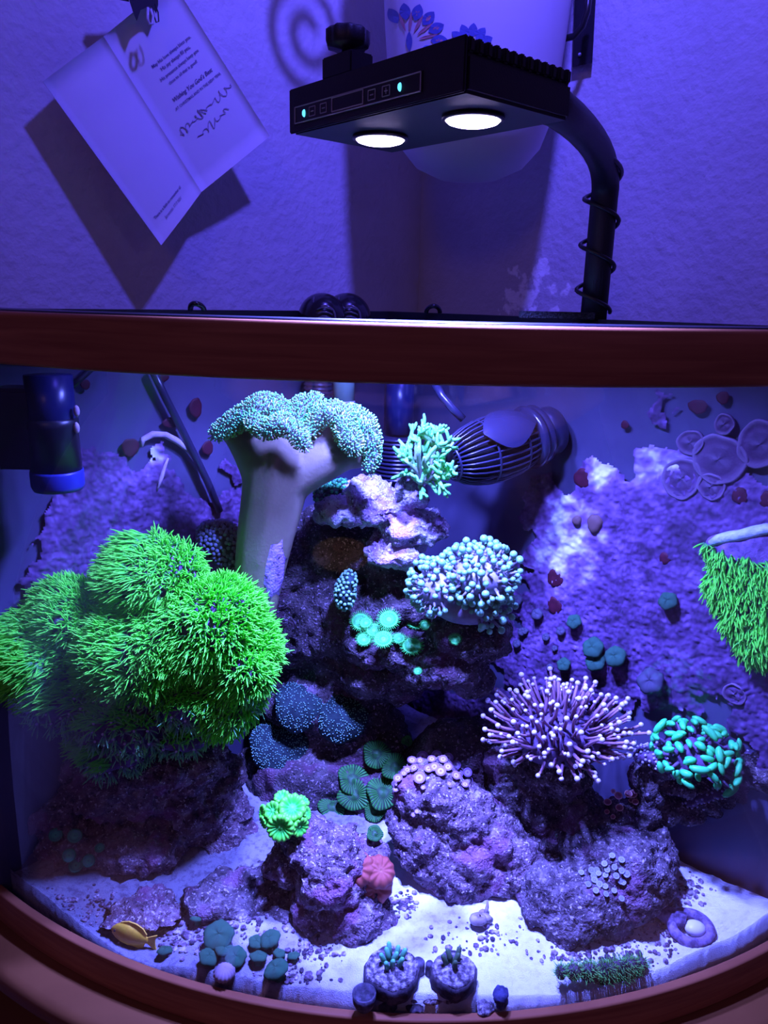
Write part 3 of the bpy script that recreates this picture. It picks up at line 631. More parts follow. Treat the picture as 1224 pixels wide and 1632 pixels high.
# the sheet on the right pane
gs2 = [(1175, 885), (1215, 880), (1165, 925), (1205, 930), (1190, 975), (1230, 970), (1215, 1010), (1250, 1000), (1250, 900), (1290, 940)]
mv = join(*[ell(onR(x, y, .004), (.020, .020, .026)) for x, y in gs2], *[ell(onR(x, y, .006), (.012, .012, .010)) for x, y in ((1145, 868), (1160, 864), (1180, 860), (1200, 856), (1225, 850), (1250, 848))]); v_, f_, n_ = remesh(mv, .0035, 2)
g2 = thing('green_star_polyp_sheet', 'green polyp sheet with a pale upper lip growing on the back pane', 'coral', tuple(onR(1200, 1030)), None)
part('polyp_mat', (v_, f_, None), MT['mat_purple'], g2)
fr = lambda p, n: (n @ np.array(NR) > -.1)
tt, _ = gsp_tentacles((v_, f_), 900, .0036, .0095, .0009, lambda p: np.tile(np.array([.1, -.35, -.55]), (len(p), 1)), 33, lambda p, n: fr(p, n) & (p[:, 2] < onR(1180, 872).z), 5, .35, .45)
part('green_polyps', tt, MT['gsp'], g2, kind='stuff', label='short combed green tentacles')
MT['palelip'] = mat('pale_cyan_edge', (.50, .62, .66), .5, ramp=[(.35, (.36, .45, .52)), (.7, (.62, .76, .76))], nscale=120, bump=.5, bscale=300)
part('growing_edge', tube([onR(x, y, .016) for x, y in ((1132, 866), (1145, 860), (1162, 856), (1180, 853), (1200, 848), (1222, 843), (1250, 840))], [.003, .005, .0055, .005, .0055, .005, .005], 10), MT['palelip'], g2, label='pale cyan growing edge')

# ------------------------------------------------------------------ toadstool leather coral
def chain(pts, n=14, ks=1.0):
    """(px, py, Y, radius px) chain of balls -> list of ellipsoids"""
    out = []
    for (a, b) in zip(pts[:-1], pts[1:]):
        for k in range(n):
            s = k/n; q = [a[i]+(b[i]-a[i])*s for i in range(4)]; c = P(*q[:3]); r = S(q[3]*ks, c); out.append(ell(c, (r, r*(.85), r)))
    q = pts[-1]; c = P(*q[:3]); r = S(q[3]*ks, c); out.append(ell(c, (r, r*.85, r))); return out
TREES.append(BVHTree.FromPolygons(mound[0].tolist(), mound[1]))
lc = thing('toadstool_leather_coral', 'tall grey stalked leather coral with a frilled turquoise cap', 'coral', tuple(P(412, 960, .725)))
st_m = join(*chain([(410, 965, .722, 34), (414, 910, .722, 42), (424, 850, .722, 48), (436, 790, .722, 53), (444, 740, .722, 58), (448, 700, .722, 50)]),
            *chain([(436, 760, .722, 50), (410, 715, .722, 42), (380, 690, .722, 26), (358, 684, .722, 16)]),
            *chain([(448, 760, .722, 50), (490, 740, .722, 44), (530, 720, .722, 40), (552, 712, .722, 36), (575, 728, .722, 20)]),
            *chain([(440, 720, .722, 46), (470, 690, .727, 40), (520, 690, .727, 36)]))
v_, f_, n_ = remesh(st_m, .003, 12)
zt = P(440, 800, .722).z; zb_ = P(420, 940, .722).z
MT['leather'] = mat('smooth_leathery_flesh', (.19, .155, .095), .5, .3, ramp=[(.35, (.175, .14, .085)), (.65, (.215, .175, .105))], nscale=14, bump=.15, bscale=300)
stalk = part('stalk', (v_, f_), MT['leather'], lc, label='smooth grey brown stalk')
MT['coralline'] = mat('violet_coralline_film', (.30, .18, .42), .7, .2, ramp=[(.36, (.07, .045, .07)), (.46, (.30, .19, .40)), (.7, (.42, .28, .56))], nscale=120, bump=.6, bscale=400)
pt = [(432, 868), (450, 860), (458, 890), (456, 925), (446, 955), (428, 962), (420, 930), (424, 900)]
from mathutils.bvhtree import BVHTree
def drape(tree, px, py, off, fallback):
    h = tree.ray_cast(CAM, ray(px, py).normalized()); return (h[0]+h[1]*off) if h[0] is not None else fallback
tr = BVHTree.FromPolygons(v_.tolist(), f_)
def draped_patch(tree, poly, off, Y, n=10):
    cx = sum(p[0] for p in poly)/len(poly); cy = sum(p[1] for p in poly)/len(poly); V = []; f = []; m = len(poly)
    for k in range(n+1):
        for (x, y) in poly: s = k/n; V.append(tuple(drape(tree, cx+(x-cx)*s, cy+(y-cy)*s, off*(1-.9*s**4), P(cx, cy, Y))))
    for k in range(n):
        for j in range(m): f.append([k*m+j, k*m+(j+1) % m, (k+1)*m+(j+1) % m, (k+1)*m+j])
    return np.array(V), f
part('coralline_patch', draped_patch(tr, pt, .0012, .72), MT['coralline'], stalk, label='violet pitted crust near the foot')
# frilled rim: folded ropes of flesh carrying the polyps
caps = [[(346, 690, .71, 13), (366, 678, .708, 17), (392, 662, .706, 19), (418, 646, .706, 20), (440, 648, .712, 19), (452, 662, .712, 16)],
        [(404, 674, .694, 14), (424, 686, .686, 15), (450, 674, .682, 16), (470, 688, .682, 15), (484, 708, .686, 12)],
        [(470, 672, .714, 18), (482, 650, .718, 20), (500, 646, .718, 20), (512, 662, .715, 16), (490, 690, .706, 12)],
        [(512, 664, .708, 16), (530, 656, .706, 18), (548, 664, .704, 18), (552, 690, .700, 20), (562, 708, .700, 18)],
        [(562, 662, .714, 18), (582, 676, .712, 18), (592, 702, .710, 15), (594, 730, .710, 12), (588, 748, .710, 8)]]
allc = []
for cpath in caps: allc += chain(cpath, 10, .86)
v_, f_, n_ = remesh(join(*allc), .0022, 2)
MT['capflesh'] = mat('cap_flesh', (.30, .40, .42), .6, .2)
part('cap', (v_, f_), MT['capflesh'], lc, label='frilled cap')
p, n = sample((v_, f_), 6000, .00155, lambda p, n: ((cam_np-p)*n).sum(1) > -.25*np.linalg.norm(cam_np-p, axis=1), 41); N = len(p)
g = np.random.default_rng(5); d = n+np.array([0, 0, .25])+g.normal(0, .22, (N, 3)); d /= np.linalg.norm(d, axis=1)[:, None]; L = g.uniform(.0030, .0050, N)
s = np.array([0, .5, .8, .95, 1.0]); path = p[:, None, :]+d[:, None, :]*(L[:, None]*s[None, :])[:, :, None]
MT['lpolyp'] = mat('turquoise_polyps', (.3, .8, .8), .5, .25, attr=[(0, (.22, .24, .16)), (.5, (.42, .54, .22)), (.8, (.14, .72, .26)), (1, (.08, .74, .22))])
part('polyps', strands(path, np.array([.0005, .0005, .00085, .0009, .0003])[None, :]*np.ones((N, 1)), 5), MT['lpolyp'], lc, kind='stuff', label='thousands of tiny turquoise polyps')
# ------------------------------------------------------------------ placing helpers for what grows on the rocks
def hit(px, py, Y=None, off=0.0):
    """first rock (or sand) surface behind a pixel: point and normal"""
    d = ray(px, py).normalized(); best = None
    for t_ in TREES:
        h = t_.ray_cast(CAM, d)
        if h[0] is not None and (best is None or h[3] < best[2]): best = (h[0], h[1] if h[1].dot(d) < 0 else -h[1], h[3])
    if best is None: q = P(px, py, Y or .7); return q, Vector((0, -.7, .7))
    return best[0]+best[1]*off, best[1]
def sand_hit(px, py):
    q = PZ(px, py, Z_GLASS+.008)
    for _ in range(4): q = PZ(px, py, sand_z(q.x, q.y))
    return q
def toward(p, n=None, up=.8, cam_=1.0, out=0.4):
    d = (CAM-p).normalized()*cam_+UPZ*up
    if n is not None: d = d+n*out
    return d.normalized()
def zq(d, roll=None): 
    q = Vector((0, 0, 1)).rotation_difference(d)
    return q @ Matrix.Rotation(random.uniform(0, 6.28) if roll is None else roll, 3, 'Z').to_quaternion()
def disc_mesh(name, m, fringe=0, flen=.35, cup=.12, stem=.9, ribs=0, seg=28, lobes=0, ray_h=.05):
    """unit radius polyp along +Z: stem, flaring disc; t runs from 0 at the stem to 1 at the mouth"""
    prof = [(.30, -stem, 0), (.34, -stem*.5, .05), (.55, -.22, .1), (.95, -.05, .2), (1.0, .02, .3), (.93, cup*.6, .42), (.72, cup*.15, .58), (.50, -.02, .72), (.30, .0, .82), (.16, .07, .9), (.0, .02, 1.0)]
    def wob(a, k, r_, h_):
        if 3 <= k <= 7:
            if ribs: h_ += ray_h*math.cos(ribs*a)
            if lobes: r_ *= 1+.09*math.cos(lobes*a); h_ += .05*math.cos(lobes*a)
        return r_, h_
    v, f, _ = lathe([(a, b) for a, b, c in prof], seg, wob=wob); t = np.repeat([c for *_, c in prof], seg)
    ms = [(v, f, t)]
    if fringe:
        pa = np.zeros((fringe, 4, 3)); 
        for k in range(fringe):
            a = 2*math.pi*k/fringe; lift = .12 if k % 2 else .34
            for j, s_ in enumerate((0, .4, .75, 1.0)): pa[k, j] = (math.cos(a)*(.93+flen*s_), math.sin(a)*(.93+flen*s_), .02+lift*s_*flen*1.6)
        sv_, sf_, st_, _ = strands(pa, np.tile(np.array([.055, .045, .035, .008]), (fringe, 1)), 4); ms.append((sv_, sf_, np.full(len(sv_), .38)))
    v, f, t = join(*ms); return mk_mesh(name, v, f, m, t)

# ------------------------------------------------------------------ zoanthids and button polyps
MT['zoa'] = mat('pink_ringed_zoanthid', (0.310, 0.198, 0.425), .5, .3, attr=[(0, (0.136, 0.092, 0.255)), (.25, (0.248, 0.158, 0.391)), (.40, (0.384, 0.224, 0.476)), (.56, (0.211, 0.099, 0.306)), (.70, (0.446, 0.330, 0.493)), (.80, (0.527, 0.436, 0.561)), (.92, (0.310, 0.132, 0.255)), (1, (0.186, 0.079, 0.187))])
MT['zoa2'] = mat('grey_blue_zoanthid', (0.210, 0.210, 0.280), .5, .3, attr=[(0, (0.070, 0.063, 0.098)), (.35, (0.196, 0.196, 0.252)), (.55, (0.294, 0.322, 0.364)), (.8, (0.154, 0.182, 0.238)), (1, (0.350, 0.294, 0.350))])
MT['zoa3'] = mat('salmon_cup_zoanthid', (.7, .4, .4), .5, .3, attr=[(0, (.30, .16, .22)), (.28, (.78, .46, .44)), (.42, (.90, .60, .52)), (.60, (.40, .14, .16)), (1, (.22, .08, .12))])
MT['paly'] = mat('emerald_button_polyp', (.1, .7, .4), .5, .3, attr=[(0, (.05, .14, .06)), (.30, (.03, .34, .05)), (.40, (.07, .68, .09)), (.60, (.02, .36, .05)), (.80, (.03, .44, .06)), (.90, (.10, .66, .09)), (1, (.04, .30, .07))])
MT['paly2'] = mat('dim_green_button_polyp', (.05, .4, .2), .5, .3, attr=[(0, (.04, .08, .08)), (.35, (.05, .36, .16)), (.6, (.04, .26, .14)), (.85, (.10, .58, .24)), (1, (.03, .16, .10))])
zoa_me = disc_mesh('zoanthid_polyp', MT['zoa'], 22, .16, .16, 1.2); zoa2_me = disc_mesh('zoanthid_polyp', MT['zoa2'], 0, .2, .1, .8, seg=18)
zoa3_me = disc_mesh('zoanthid_polyp', MT['zoa3'], 0, .2, .22, 1.6, seg=20); paly_me = disc_mesh('button_polyp', MT['paly'], 34, .42, .16, 1.0, ribs=17, seg=68, ray_h=.025); paly2_me = disc_mesh('button_polyp', MT['paly2'], 26, .2, .14, .8)
def colony(name, label, me, pts, base_px, up=.8, Y=.7, pname='polyp', out=.6, cam_=.6, lift=.0035):
    b, _ = hit(*base_px, Y); th = thing(name, label, 'coral', tuple(b))
    for (x, y, r) in pts:
        q, n = hit(x, y, Y); q = q+n*lift
        inst(pname, me, th, q, zq(toward(q, n, up+random.uniform(-.2, .2), cam_, out)), S(r, q)*random.uniform(.9, 1.1))
    return th
z1 = [(x/2.66+380, y/2.66+1180, r) for x, y, r in ((770, 160, 9.5), (757, 122, 7), (803, 132, 8), (735, 97, 8), (723, 138, 7.5), (785, 68, 8.5), (840, 60, 8), (892, 70, 8.5), (865, 90, 7.5), (860, 132, 8.5), (890, 118, 7), (920, 105, 8), (942, 138, 7), (970, 128, 7.5), (972, 163, 7), (912, 148, 6.5), (836, 116, 7), (693, 115, 8), (683, 170, 8), (790, 200, 4), (880, 183, 4), (955, 197, 6), (765, 300, 4), (738, 300, 3.5), (678, 212, 5), (820, 92, 6.5), (772, 95, 6), (985, 190, 5), (705, 152, 5.5))]
colony('zoanthid_colony', 'colony of pink ringed violet zoanthid discs on the broad boulder', zoa_me, z1, (700, 1235), .8)
z2 = [(x/2.638+760, y/2.638+1180, 5.2) for x, y in ((570, 495), (605, 510), (545, 520), (515, 540), (550, 545), (580, 570), (607, 580), (478, 550), (480, 575), (490, 597), (515, 605), (462, 602), (552, 572), (612, 545), (545, 622), (575, 640), (600, 665), (440, 570), (640, 560), (520, 570), (590, 530), (630, 600), (530, 650), (500, 640))]
colony('zoanthid_colony', 'colony of small grey blue zoanthid discs on the rounded boulder', zoa2_me, z2, (965, 1410), .5)
z3 = [(971, 1282, 6.2), (984, 1269, 7), (989, 1288, 6), (1000, 1266, 6), (1013, 1266, 7.2), (971, 1294, 4.4), (976, 1262, 4.4), (1004, 1281, 4.5), (980, 1300, 4), (1016, 1280, 5)]
rock('rubble_rock', 'small knob of rock carrying the salmon cup polyps', [(990, 1295, .672, 26, 20, .02), (1002, 1312, .67, 28, 22, .025), (974, 1306, .672, 20, 20, .02)], 'rockD', voxel=.0022, amp=.004, sc=50, seed=15)
colony('zoanthid_colony', 'handful of salmon cup shaped polyps beside the dark rock stump', zoa3_me, z3, (990, 1300), .9, .66)
gp = [(655, 430, 16), (500, 455, 14), (572, 455, 9.5), (597, 485, 13), (716, 470, 11), (767, 455, 8), (637, 540, 14), (725, 575, 15.5), (688, 560, 10), (525, 560, 10), (930, 517, 8), (785, 635, 6)]
colony('button_polyp_colony', 'emerald fringed button polyps on the ledge below the bright crown rock', paly_me, [(x/2.66+380, y/2.66+820, r) for x, y, r in gp], (610, 1030), .9, .72, 'button_polyp', .2, .9, .010)
colony('button_polyp_colony', 'dim green button polyps on the craggy rock near the bowed glass', paly2_me, [(86, 1331, 11.5), (114, 1333, 11), (105, 1358, 9.5), (123, 1379, 11.5), (143, 1367, 9.5), (160, 1358, 8)], (110, 1370), .6, .66, 'button_polyp', .4, .8, .006)

# ------------------------------------------------------------------ mushroom corals
MT['rib'] = mat('green_striped_mushroom', (.05, .4, .25), .5, .3, attr=[(0, (.03, .10, .04)), (.3, (.02, .11, .018)), (.45, (.035, .24, .028)), (.7, (.008, .04, .010)), (1, (.02, .13, .02))])
def ribbed(seed):
    g_ = random.Random(seed); seg = 120; prof = [(.25, -.5, 0), (.4, -.28, .05), (.9, -.06, .2), (1.0, .03, .3), (.95, .08, .45), (.70, .04, .6), (.42, -.03, .75), (.2, .0, .9), (0, .05, 1)]; ph = [g_.uniform(0, 6.28) for _ in range(3)]
    def wob(a, k, r_, h_):
        if 2 <= k <= 6: r_ *= 1+.07*math.sin(3*a+ph[0])+.04*math.sin(5*a+ph[1]); h_ += .10*math.sin(2*a+ph[2])+.04*math.cos(30*a)*(k >= 3)
        return r_, h_
    v, f, _ = lathe([(a, b) for a, b, c in prof], seg, wob=wob)
    ang = np.tile(np.cos(30*np.linspace(0, 2*np.pi, seg, endpoint=False)), len(prof)); t = np.repeat([c for *_, c in prof], seg); k_ = (t > .25) & (t < .85)
    t = np.where(k_, np.where(ang > 0, .45, .70), t); return mk_mesh('ribbed_disc', v, f, MT['rib'], t)
rbm = [ribbed(k) for k in range(3)]
mc = thing('mushroom_coral_colony', 'cluster of ribbed green mushroom discs in the shade behind the broad boulder', 'coral', tuple(hit(580, 1290, .72)[0]))
for k, (x, y, r_, u_) in enumerate(((598, 1203, 22, .2), (553, 1240, 24, .5), (570, 1262, 25, .6), (606, 1262, 27, .9), (628, 1226, 21, .2), (530, 1278, 22, 1.4), (592, 1288, 17, .6), (640, 1186, 9, .5), (590, 1336, 13, .3))):
    q, n = hit(x, y, .72); inst('mushroom_disc', rbm[k % 3], mc, q+n*.008, zq(toward(q, n, u_, 1.0, .25)), S(r_, q))
MT['fuzz'] = mat('dark_slate_mushroom', (0.018, 0.042, 0.036), .8, .2, ramp=[(.35, (0.011, 0.024, 0.024)), (.7, (0.024, 0.054, 0.045))], nscale=90, bump=.4)
MT['dots'] = mat('pale_blue_nodules', (0.192, 0.440, 0.272), .5, .3)
for k, (x, y, rx, ry, lab) in enumerate(((445, 1192, 48, 46, 'round slate mushroom coral peppered with pale dots behind the green candy coral'), (478, 1128, 42, 34, 'tilted slate mushroom coral with a pale dotted edge below the big green mound'), (545, 1148, 40, 34, 'ragged slate mushroom coral under the dark rock overhang'))):
    q, n = hit(x, y, .72); c = q+toward(q)*.006; r_ = S(rx, c); rz_ = S(ry, c)
    d = toward(q, None, .35)
    def wobf(a, k_, rr, hh): return rr*(1+.05*math.sin(3*a+k)+.03*math.sin(7*a)), hh+.004*math.sin(2*a+k)*(rr/r_)
    v, f, t = lathe([(r_*.4, -.014), (r_*.9, -.006), (r_, .0), (r_*.96, .004), (r_*.8, .010), (r_*.55, .015), (r_*.28, .018), (0, .019)], 40, c, d, wobf)
    th = thing('fuzzy_mushroom_coral', lab, 'coral', tuple(c), 'slate mushroom corals')
    part('cap', (v, f, t), MT['fuzz'], th)
    p, n = sample((v, f), 420 if k == 0 else 260, .0017, lambda p, n, d=d: (n @ np.array(d)) > .15, 50+k)
    part('nodules', join(*[ell(q_+m_*.0006, (.0007, .0007, .0007)) for q_, m_ in zip(p, n)]), MT['dots'], th, kind='stuff', label='pale blue nodules')
MT['sandm'] = mat('teal_mushroom_skin', (.04, .16, .08), .6, .3, ramp=[(.35, (.02, .09, .045)), (.7, (.06, .22, .09))], nscale=150, bump=.5, bscale=400)
def mushroom_me(name, m, seed):
    ph = random.Random(seed).uniform(0, 6.28)
    v, f, t = lathe([(.45, -.75), (.42, -.4), (.6, -.15), (.95, -.02), (1.02, .12), (.92, .30), (.66, .42), (.34, .46), (.12, .42), (0, .40)], 30, wob=lambda a, k, r_, h_: (r_*(1+.05*math.sin(5*a+ph)+.03*math.cos(13*a)), h_+.04*math.sin(4*a+ph)))
    return mk_mesh(name, v, f, m, t)
mm = [mushroom_me('mushroom', MT['sandm'], k) for k in range(3)]
for k, (x, y, r_, lab) in enumerate(((316, 1464, 13, 'lone teal mushroom polyp beside the weathered low stone'), (349, 1494, 24, 'widest teal mushroom polyp of the clump behind the pink tuft'), (359, 1517, 16, 'teal mushroom polyp in the middle of the clump behind the pink tuft'), (333, 1527, 16, 'teal mushroom polyp flanking the pink tuft on the fish side'), (376, 1527, 17, 'teal mushroom polyp flanking the pink tuft on the frag plug side'),
                              (431, 1499, 17, 'teal mushroom polyp on the sand below the flat dark slab'), (408, 1503, 12, 'small teal mushroom polyp between two clumps on the sand'), (412, 1527, 14, 'round teal mushroom polyp on open sand right of the clump'), (441, 1548, 20, 'broad flat teal mushroom polyp nearest the bowed glass'), (468, 1525, 10, 'tiny teal mushroom polyp at the foot of the violet lumpy rock'), (445, 1521, 10, 'tiny teal mushroom polyp behind the broad flat one'), (263, 1517, 12, 'dark mushroom polyp on the sand by the tail of the fish'))):
    q = sand_hit(x, y+r_*.5); s_ = S(r_, q)
    o = bpy.data.objects.new('mushroom_polyp', mm[k % 3]); C.objects.link(o); o.location = q+UPZ*s_*.7; o.scale = (s_, s_, s_); o.rotation_euler = (R(18), 0, random.uniform(0, 6.28))
    props(o, lab, 'coral', 'teal mushroom polyps on the sand')
MT['pinktuft'] = mat('pale_pink_tuft', (0.372, 0.270, 0.312), .6, .3)
q = sand_hit(358, 1556); s_ = S(17, q)
solo('ridged_coral_tuft', lathe([(s_*.8, 0), (s_, s_*.35), (s_*.93, s_*.7), (s_*.62, s_*.98), (s_*.25, s_*1.08), (0, s_*1.02)], 48, q, wob=lambda a, k, r_, h_: (r_*(1+.07*math.cos(16*a)), h_)), MT['pinktuft'], 'pale pink ridged tuft on the sand among teal mushroom polyps', 'coral')

# ------------------------------------------------------------------ corals with long tentacles
def tent_me(name, m, L, r_, bend, tip, seed):
    g_ = random.Random(seed); K = 8; a = g_.uniform(0, 6.28)
    pa = [(bend*math.sin(s*1.6)*L*math.cos(a), bend*math.sin(s*1.6)*L*math.sin(a), s*L) for s in np.linspace(0, 1, K)]
    v, f, t = tube(pa, np.linspace(1.15, .75, K)*r_, 7); return mk_mesh(name, v, f, m, t), Vector(pa[-1])
def ball_me(name, m, c, r_): v, f, t = ell(c, r_); return mk_mesh(name, v, f, m, np.full(len(v), 1.0))
MT['torch'] = mat('violet_torch_tentacle', (.3, .15, .4), .5, .3, attr=[(0, (.10, .055, .09)), (.5, (.30, .15, .19)), (1, (.46, .27, .30))])
MT['torchtip'] = mat('white_lilac_tip', (0.672, 0.592, 0.688), .4, .4)
MT['flesh'] = mat('dark_violet_flesh', (.10, .055, .12), .6, .3, ramp=[(.35, (.06, .035, .08)), (.7, (.16, .09, .18))], nscale=90, bump=.4)
def dome(c, rx, ry, rz, th, m, label=None, seed=0):
    v, f, n = remesh(ell(c, (rx, ry, rz), None, 3), .003, 1); v = v+n*(nz(v, 60, seed, 2)*.003)[:, None]; part('flesh', (v, f), m, th, label=label); return v, f
c = P(892, 1172, .675); th = thing('torch_coral', 'torch coral with violet tentacles and white lilac tips on the rock pillar', 'coral', tuple(P(892, 1225, .68)))
dm = dome(c, S(80, c), .036, S(46, c), th, MT['flesh'], seed=61)
tv = [tent_me('tentacle', MT['torch'], .016+.0035*k, .0015, .25, 0, k) for k in range(5)]; tb = [ball_me('tip', MT['torchtip'], tuple(e), .0023) for _, e in tv]
p, n = sample(dm, 280, .0047, lambda p, n: (n[:, 2] > -.45) & (((cam_np-p)*n).sum(1) > -.3), 62); cc_ = np.array(c)-np.array([0, 0, .022])
for k in range(len(p)):
    d = Vector(p[k]-cc_); d.z *= .8; d = (d.normalized()+Vector(n[k])*.35+Vector(rng.normal(0, .16, 3))+UPZ*.1).normalized(); i = k % 5
    o = inst('tentacle', tv[i][0], th, p[k], zq(d), random.uniform(.75, 1.25)); inst('tip', tb[i], o, None, None, sub=True)
MT['ham'] = mat('purple_hammer_stalk', (.14, .09, .15), .5, .3); MT['hamtip'] = mat('turquoise_hammer_tip', (.06, .85, .20), .4, .35, ramp=[(.35, (.04, .72, .17)), (.7, (.09, .92, .20))], nscale=60)
c = P(1110, 1200, .65); th = thing('hammer_coral', 'hammer coral with turquoise bean shaped tips on the stump of rock', 'coral', tuple(P(1110, 1228, .66)))
dm = dome(c, S(50, c), .030, S(30, c), th, MT['flesh'], seed=63)
hs = [tent_me('tentacle', MT['ham'], .008+.0018*k, .0019, .15, 0, 10+k) for k in range(4)]; hb_ = []
for k in range(4):
    e = np.array(hs[k][1]); w_ = .0050+.0010*k; hb_.append(mk_mesh('tip', *tube([e+np.array([w_*x, .0012*(x*x), -.0008*x*x]) for x in np.linspace(-1, 1, 7)], [.0010, .0026, .0032, .0033, .0032, .0026, .0010], 8)[:2], MT['hamtip']))
p, n = sample(dm, 150, .0054, lambda p, n: (n[:, 2] > -.55) & (((cam_np-p)*n).sum(1) > -.25), 64)
for k in range(len(p)):
    d = (Vector(n[k])+Vector(rng.normal(0, .18, 3))).normalized(); i = k % 4
    o = inst('tentacle', hs[i][0], th, p[k], zq(d), random.uniform(.8, 1.15)); inst('tip', hb_[i], o, None, None, sub=True)
MT['frog'] = mat('pale_frogspawn_flesh', (.30, .28, .34), .5, .3, ramp=[(.35, (.22, .18, .24)), (.7, (.38, .36, .40))], nscale=60, bump=.3); MT['frogtip'] = mat('aqua_bubble_tip', (.40, .80, .30), .35, .4, ramp=[(.35, (.24, .42, .28)), (.65, (.15, .60, .26))], nscale=22)
th = thing('frogspawn_coral', 'frogspawn coral dome of aqua bubble tips on the dark ledge', 'coral', tuple(P(740, 985, .715)))
c1, c2, c3 = P(765, 915, .70), P(695, 935, .70), P(745, 965, .71)
v, f, n = remesh(join(ell(c1, (S(48, c1), .032, S(34, c1)), None, 3), ell(c2, (S(32, c2), .026, S(30, c2)), None, 3), ell(c3, (S(56, c3), .028, S(28, c3)), None, 3)), .0028, 3); part('flesh', (v, f), MT['frog'], th)
fs_ = [tent_me('tentacle', MT['frog'], .006+.002*k, .0013, .15, 0, 20+k) for k in range(4)]; fb = [ball_me('bubble_tip', MT['frogtip'], tuple(e), .0025+.0003*k) for k, (_, e) in enumerate(fs_)]
zc = P(740, 968, .7).z
p, n = sample((v, f), 298, .0040, lambda p, n: (p[:, 2] > zc+.02*(np.abs(p[:, 0]-P(722, 950, .7).x) < .012)-.012*(p[:, 0] > P(760, 900, .7).x)) & (((cam_np-p)*n).sum(1) > -.35), 65)
for k in range(len(p)):
    d = (Vector(n[k])+UPZ*.2+Vector(rng.normal(0, .15, 3))).normalized(); i = k % 4
    o = inst('tentacle', fs_[i][0], th, p[k], zq(d), random.uniform(.8, 1.2)); inst('bubble_tip', fb[i], o, None, None, sub=True)

# branching coral
MT['sps'] = mat('mint_branch_tips', (.2, .7, .6), .6, .3, attr=[(0, (.30, .20, .28)), (.35, (.20, .44, .16)), (.7, (.12, .58, .14)), (1, (.16, .80, .20))], bump=.5, bscale=900)
th = thing('branching_coral', 'mint green thicket of branching coral on the bright crown rock', 'coral', tuple(P(668, 782, .745)))
root = P(672, 772, .745); g_ = random.Random(12)
def grow(base_, d, L, r_, depth, out):
    pts = [base_]; dd = d.copy()
    for k in range(4):
        dd = (dd+Vector((g_.gauss(0, .16), g_.gauss(0, .16), g_.gauss(0, .16)+.05))).normalized(); pts.append(pts[-1]+dd*L/4)
    tt_ = (2-depth)*.33; tb_ = tube(pts, [r_, r_*.95, r_*.9, r_*.85, r_*.45], 7); out.append((tb_[0], tb_[1], np.clip(tt_+tb_[2]*.34, 0, 1)))
    if depth > 0:
        for j in range(3 if depth == 2 else 4):
            i = g_.choice((1, 2, 3, 3)); ax = Vector((g_.gauss(0, 1), g_.gauss(0, 1), g_.gauss(0, 1))).cross(dd).normalized(); nd = (dd*.55+ax*.85).normalized(); grow(pts[i], nd, L*(.55 if depth == 2 else .42), r_*.86, depth-1, out)
for (tx, ty, dy) in ((655, 682, -.01), (690, 676, -.02), (722, 684, -.012), (738, 702, -.02), (742, 728, -.025), (700, 705, -.045), (672, 712, -.04), (655, 728, -.03), (668, 755, -.035), (718, 740, -.04), (690, 750, -.045), (640, 700, .0), (708, 690, .01)):
    tip = P(tx, ty, .745+dy); d = tip-root; out = []; grow(root+d*.08, d.normalized(), d.length*.78, .0027, 2, out); part('branch', join(*out), MT['sps'], th)

# candy cane coral: neon crenulated heads on the violet rock
MT['candy'] = mat('neon_mint_heads', (.12, .95, .40), .4, .35, attr=[(0, (.03, .45, .05)), (.3, (.14, 1.0, .055)), (.55, (.16, 1.0, .06)), (.75, (.05, .75, .06)), (.9, (.08, .80, .10)), (1, (.2, .95, .15))])
def candy_me(seed, lob):
    ph = random.Random(seed).uniform(0, 6)
    prof = [(.45, -.9, 0), (.6, -.5, .1), (.85, -.25, .25), (1.0, .0, .35), (.98, .18, .45), (.80, .28, .55), (.58, .18, .68), (.38, .02, .8), (.2, -.04, .9), (.1, .04, .96), (0, .05, 1)]
    return mk_mesh('coral_head', *((lambda m: (m[0], m[1]))(lathe([(a, b) for a, b, c in prof], 72, wob=lambda a, k, r_, h_: (r_*(1+(.085*abs(math.cos(lob*a/2+ph)) if 2 <= k <= 6 else 0)), h_+(.05*math.cos(lob*a+2*ph) if 3 <= k <= 7 else 0))))), MT['candy'], np.repeat([c for *_, c in prof], 72))
cm = [candy_me(1, 15), candy_me(2, 11), candy_me(3, 9)]
q0, _ = hit(470, 1335, .62); th = thing('candy_cane_coral', 'neon mint candy coral of crenulated heads perched on the violet lumpy rock', 'coral', tuple(q0))
for k, (x, y, r_, dx, dy, dz, Y) in enumerate(((447, 1319, 21, -.05, -1, .25, .592), (466, 1287, 21, .1, -.55, .9, .61), (434, 1292, 14, -.5, -.6, .7, .612), (419, 1294, 11, -.9, -.4, .3, .62), (478, 1318, 15, .7, -.75, .1, .602), (449, 1270, 12, -.2, -.2, 1, .628), (489, 1296, 10, .9, -.2, .4, .622), (420, 1310, 10, -.8, -.6, -.1, .612), (484, 1276, 10, .6, .1, .8, .635))):
    inst('coral_head', cm[k % 3], th, P(x, y, Y), zq(Vector((dx, dy, dz)).normalized()), S(r_, P(x, y, Y)))
part('stem', tube([q0+Vector((0, .008, -.02)), P(455, 1308, .618)], [.014, .010], 12), MT['rockD'], th)
MT['rust'] = mat('rust_red_lobes', (.34, .07, .04), .45, .35, attr=[(0, (.20, .04, .03)), (.4, (.40, .075, .04)), (.7, (.48, .11, .06)), (1, (.60, .24, .12))], ramp=[(.4, (.34, .055, .035)), (.65, (.62, .20, .14))], nscale=130, mixattr=.5, bump=.35, bscale=300)
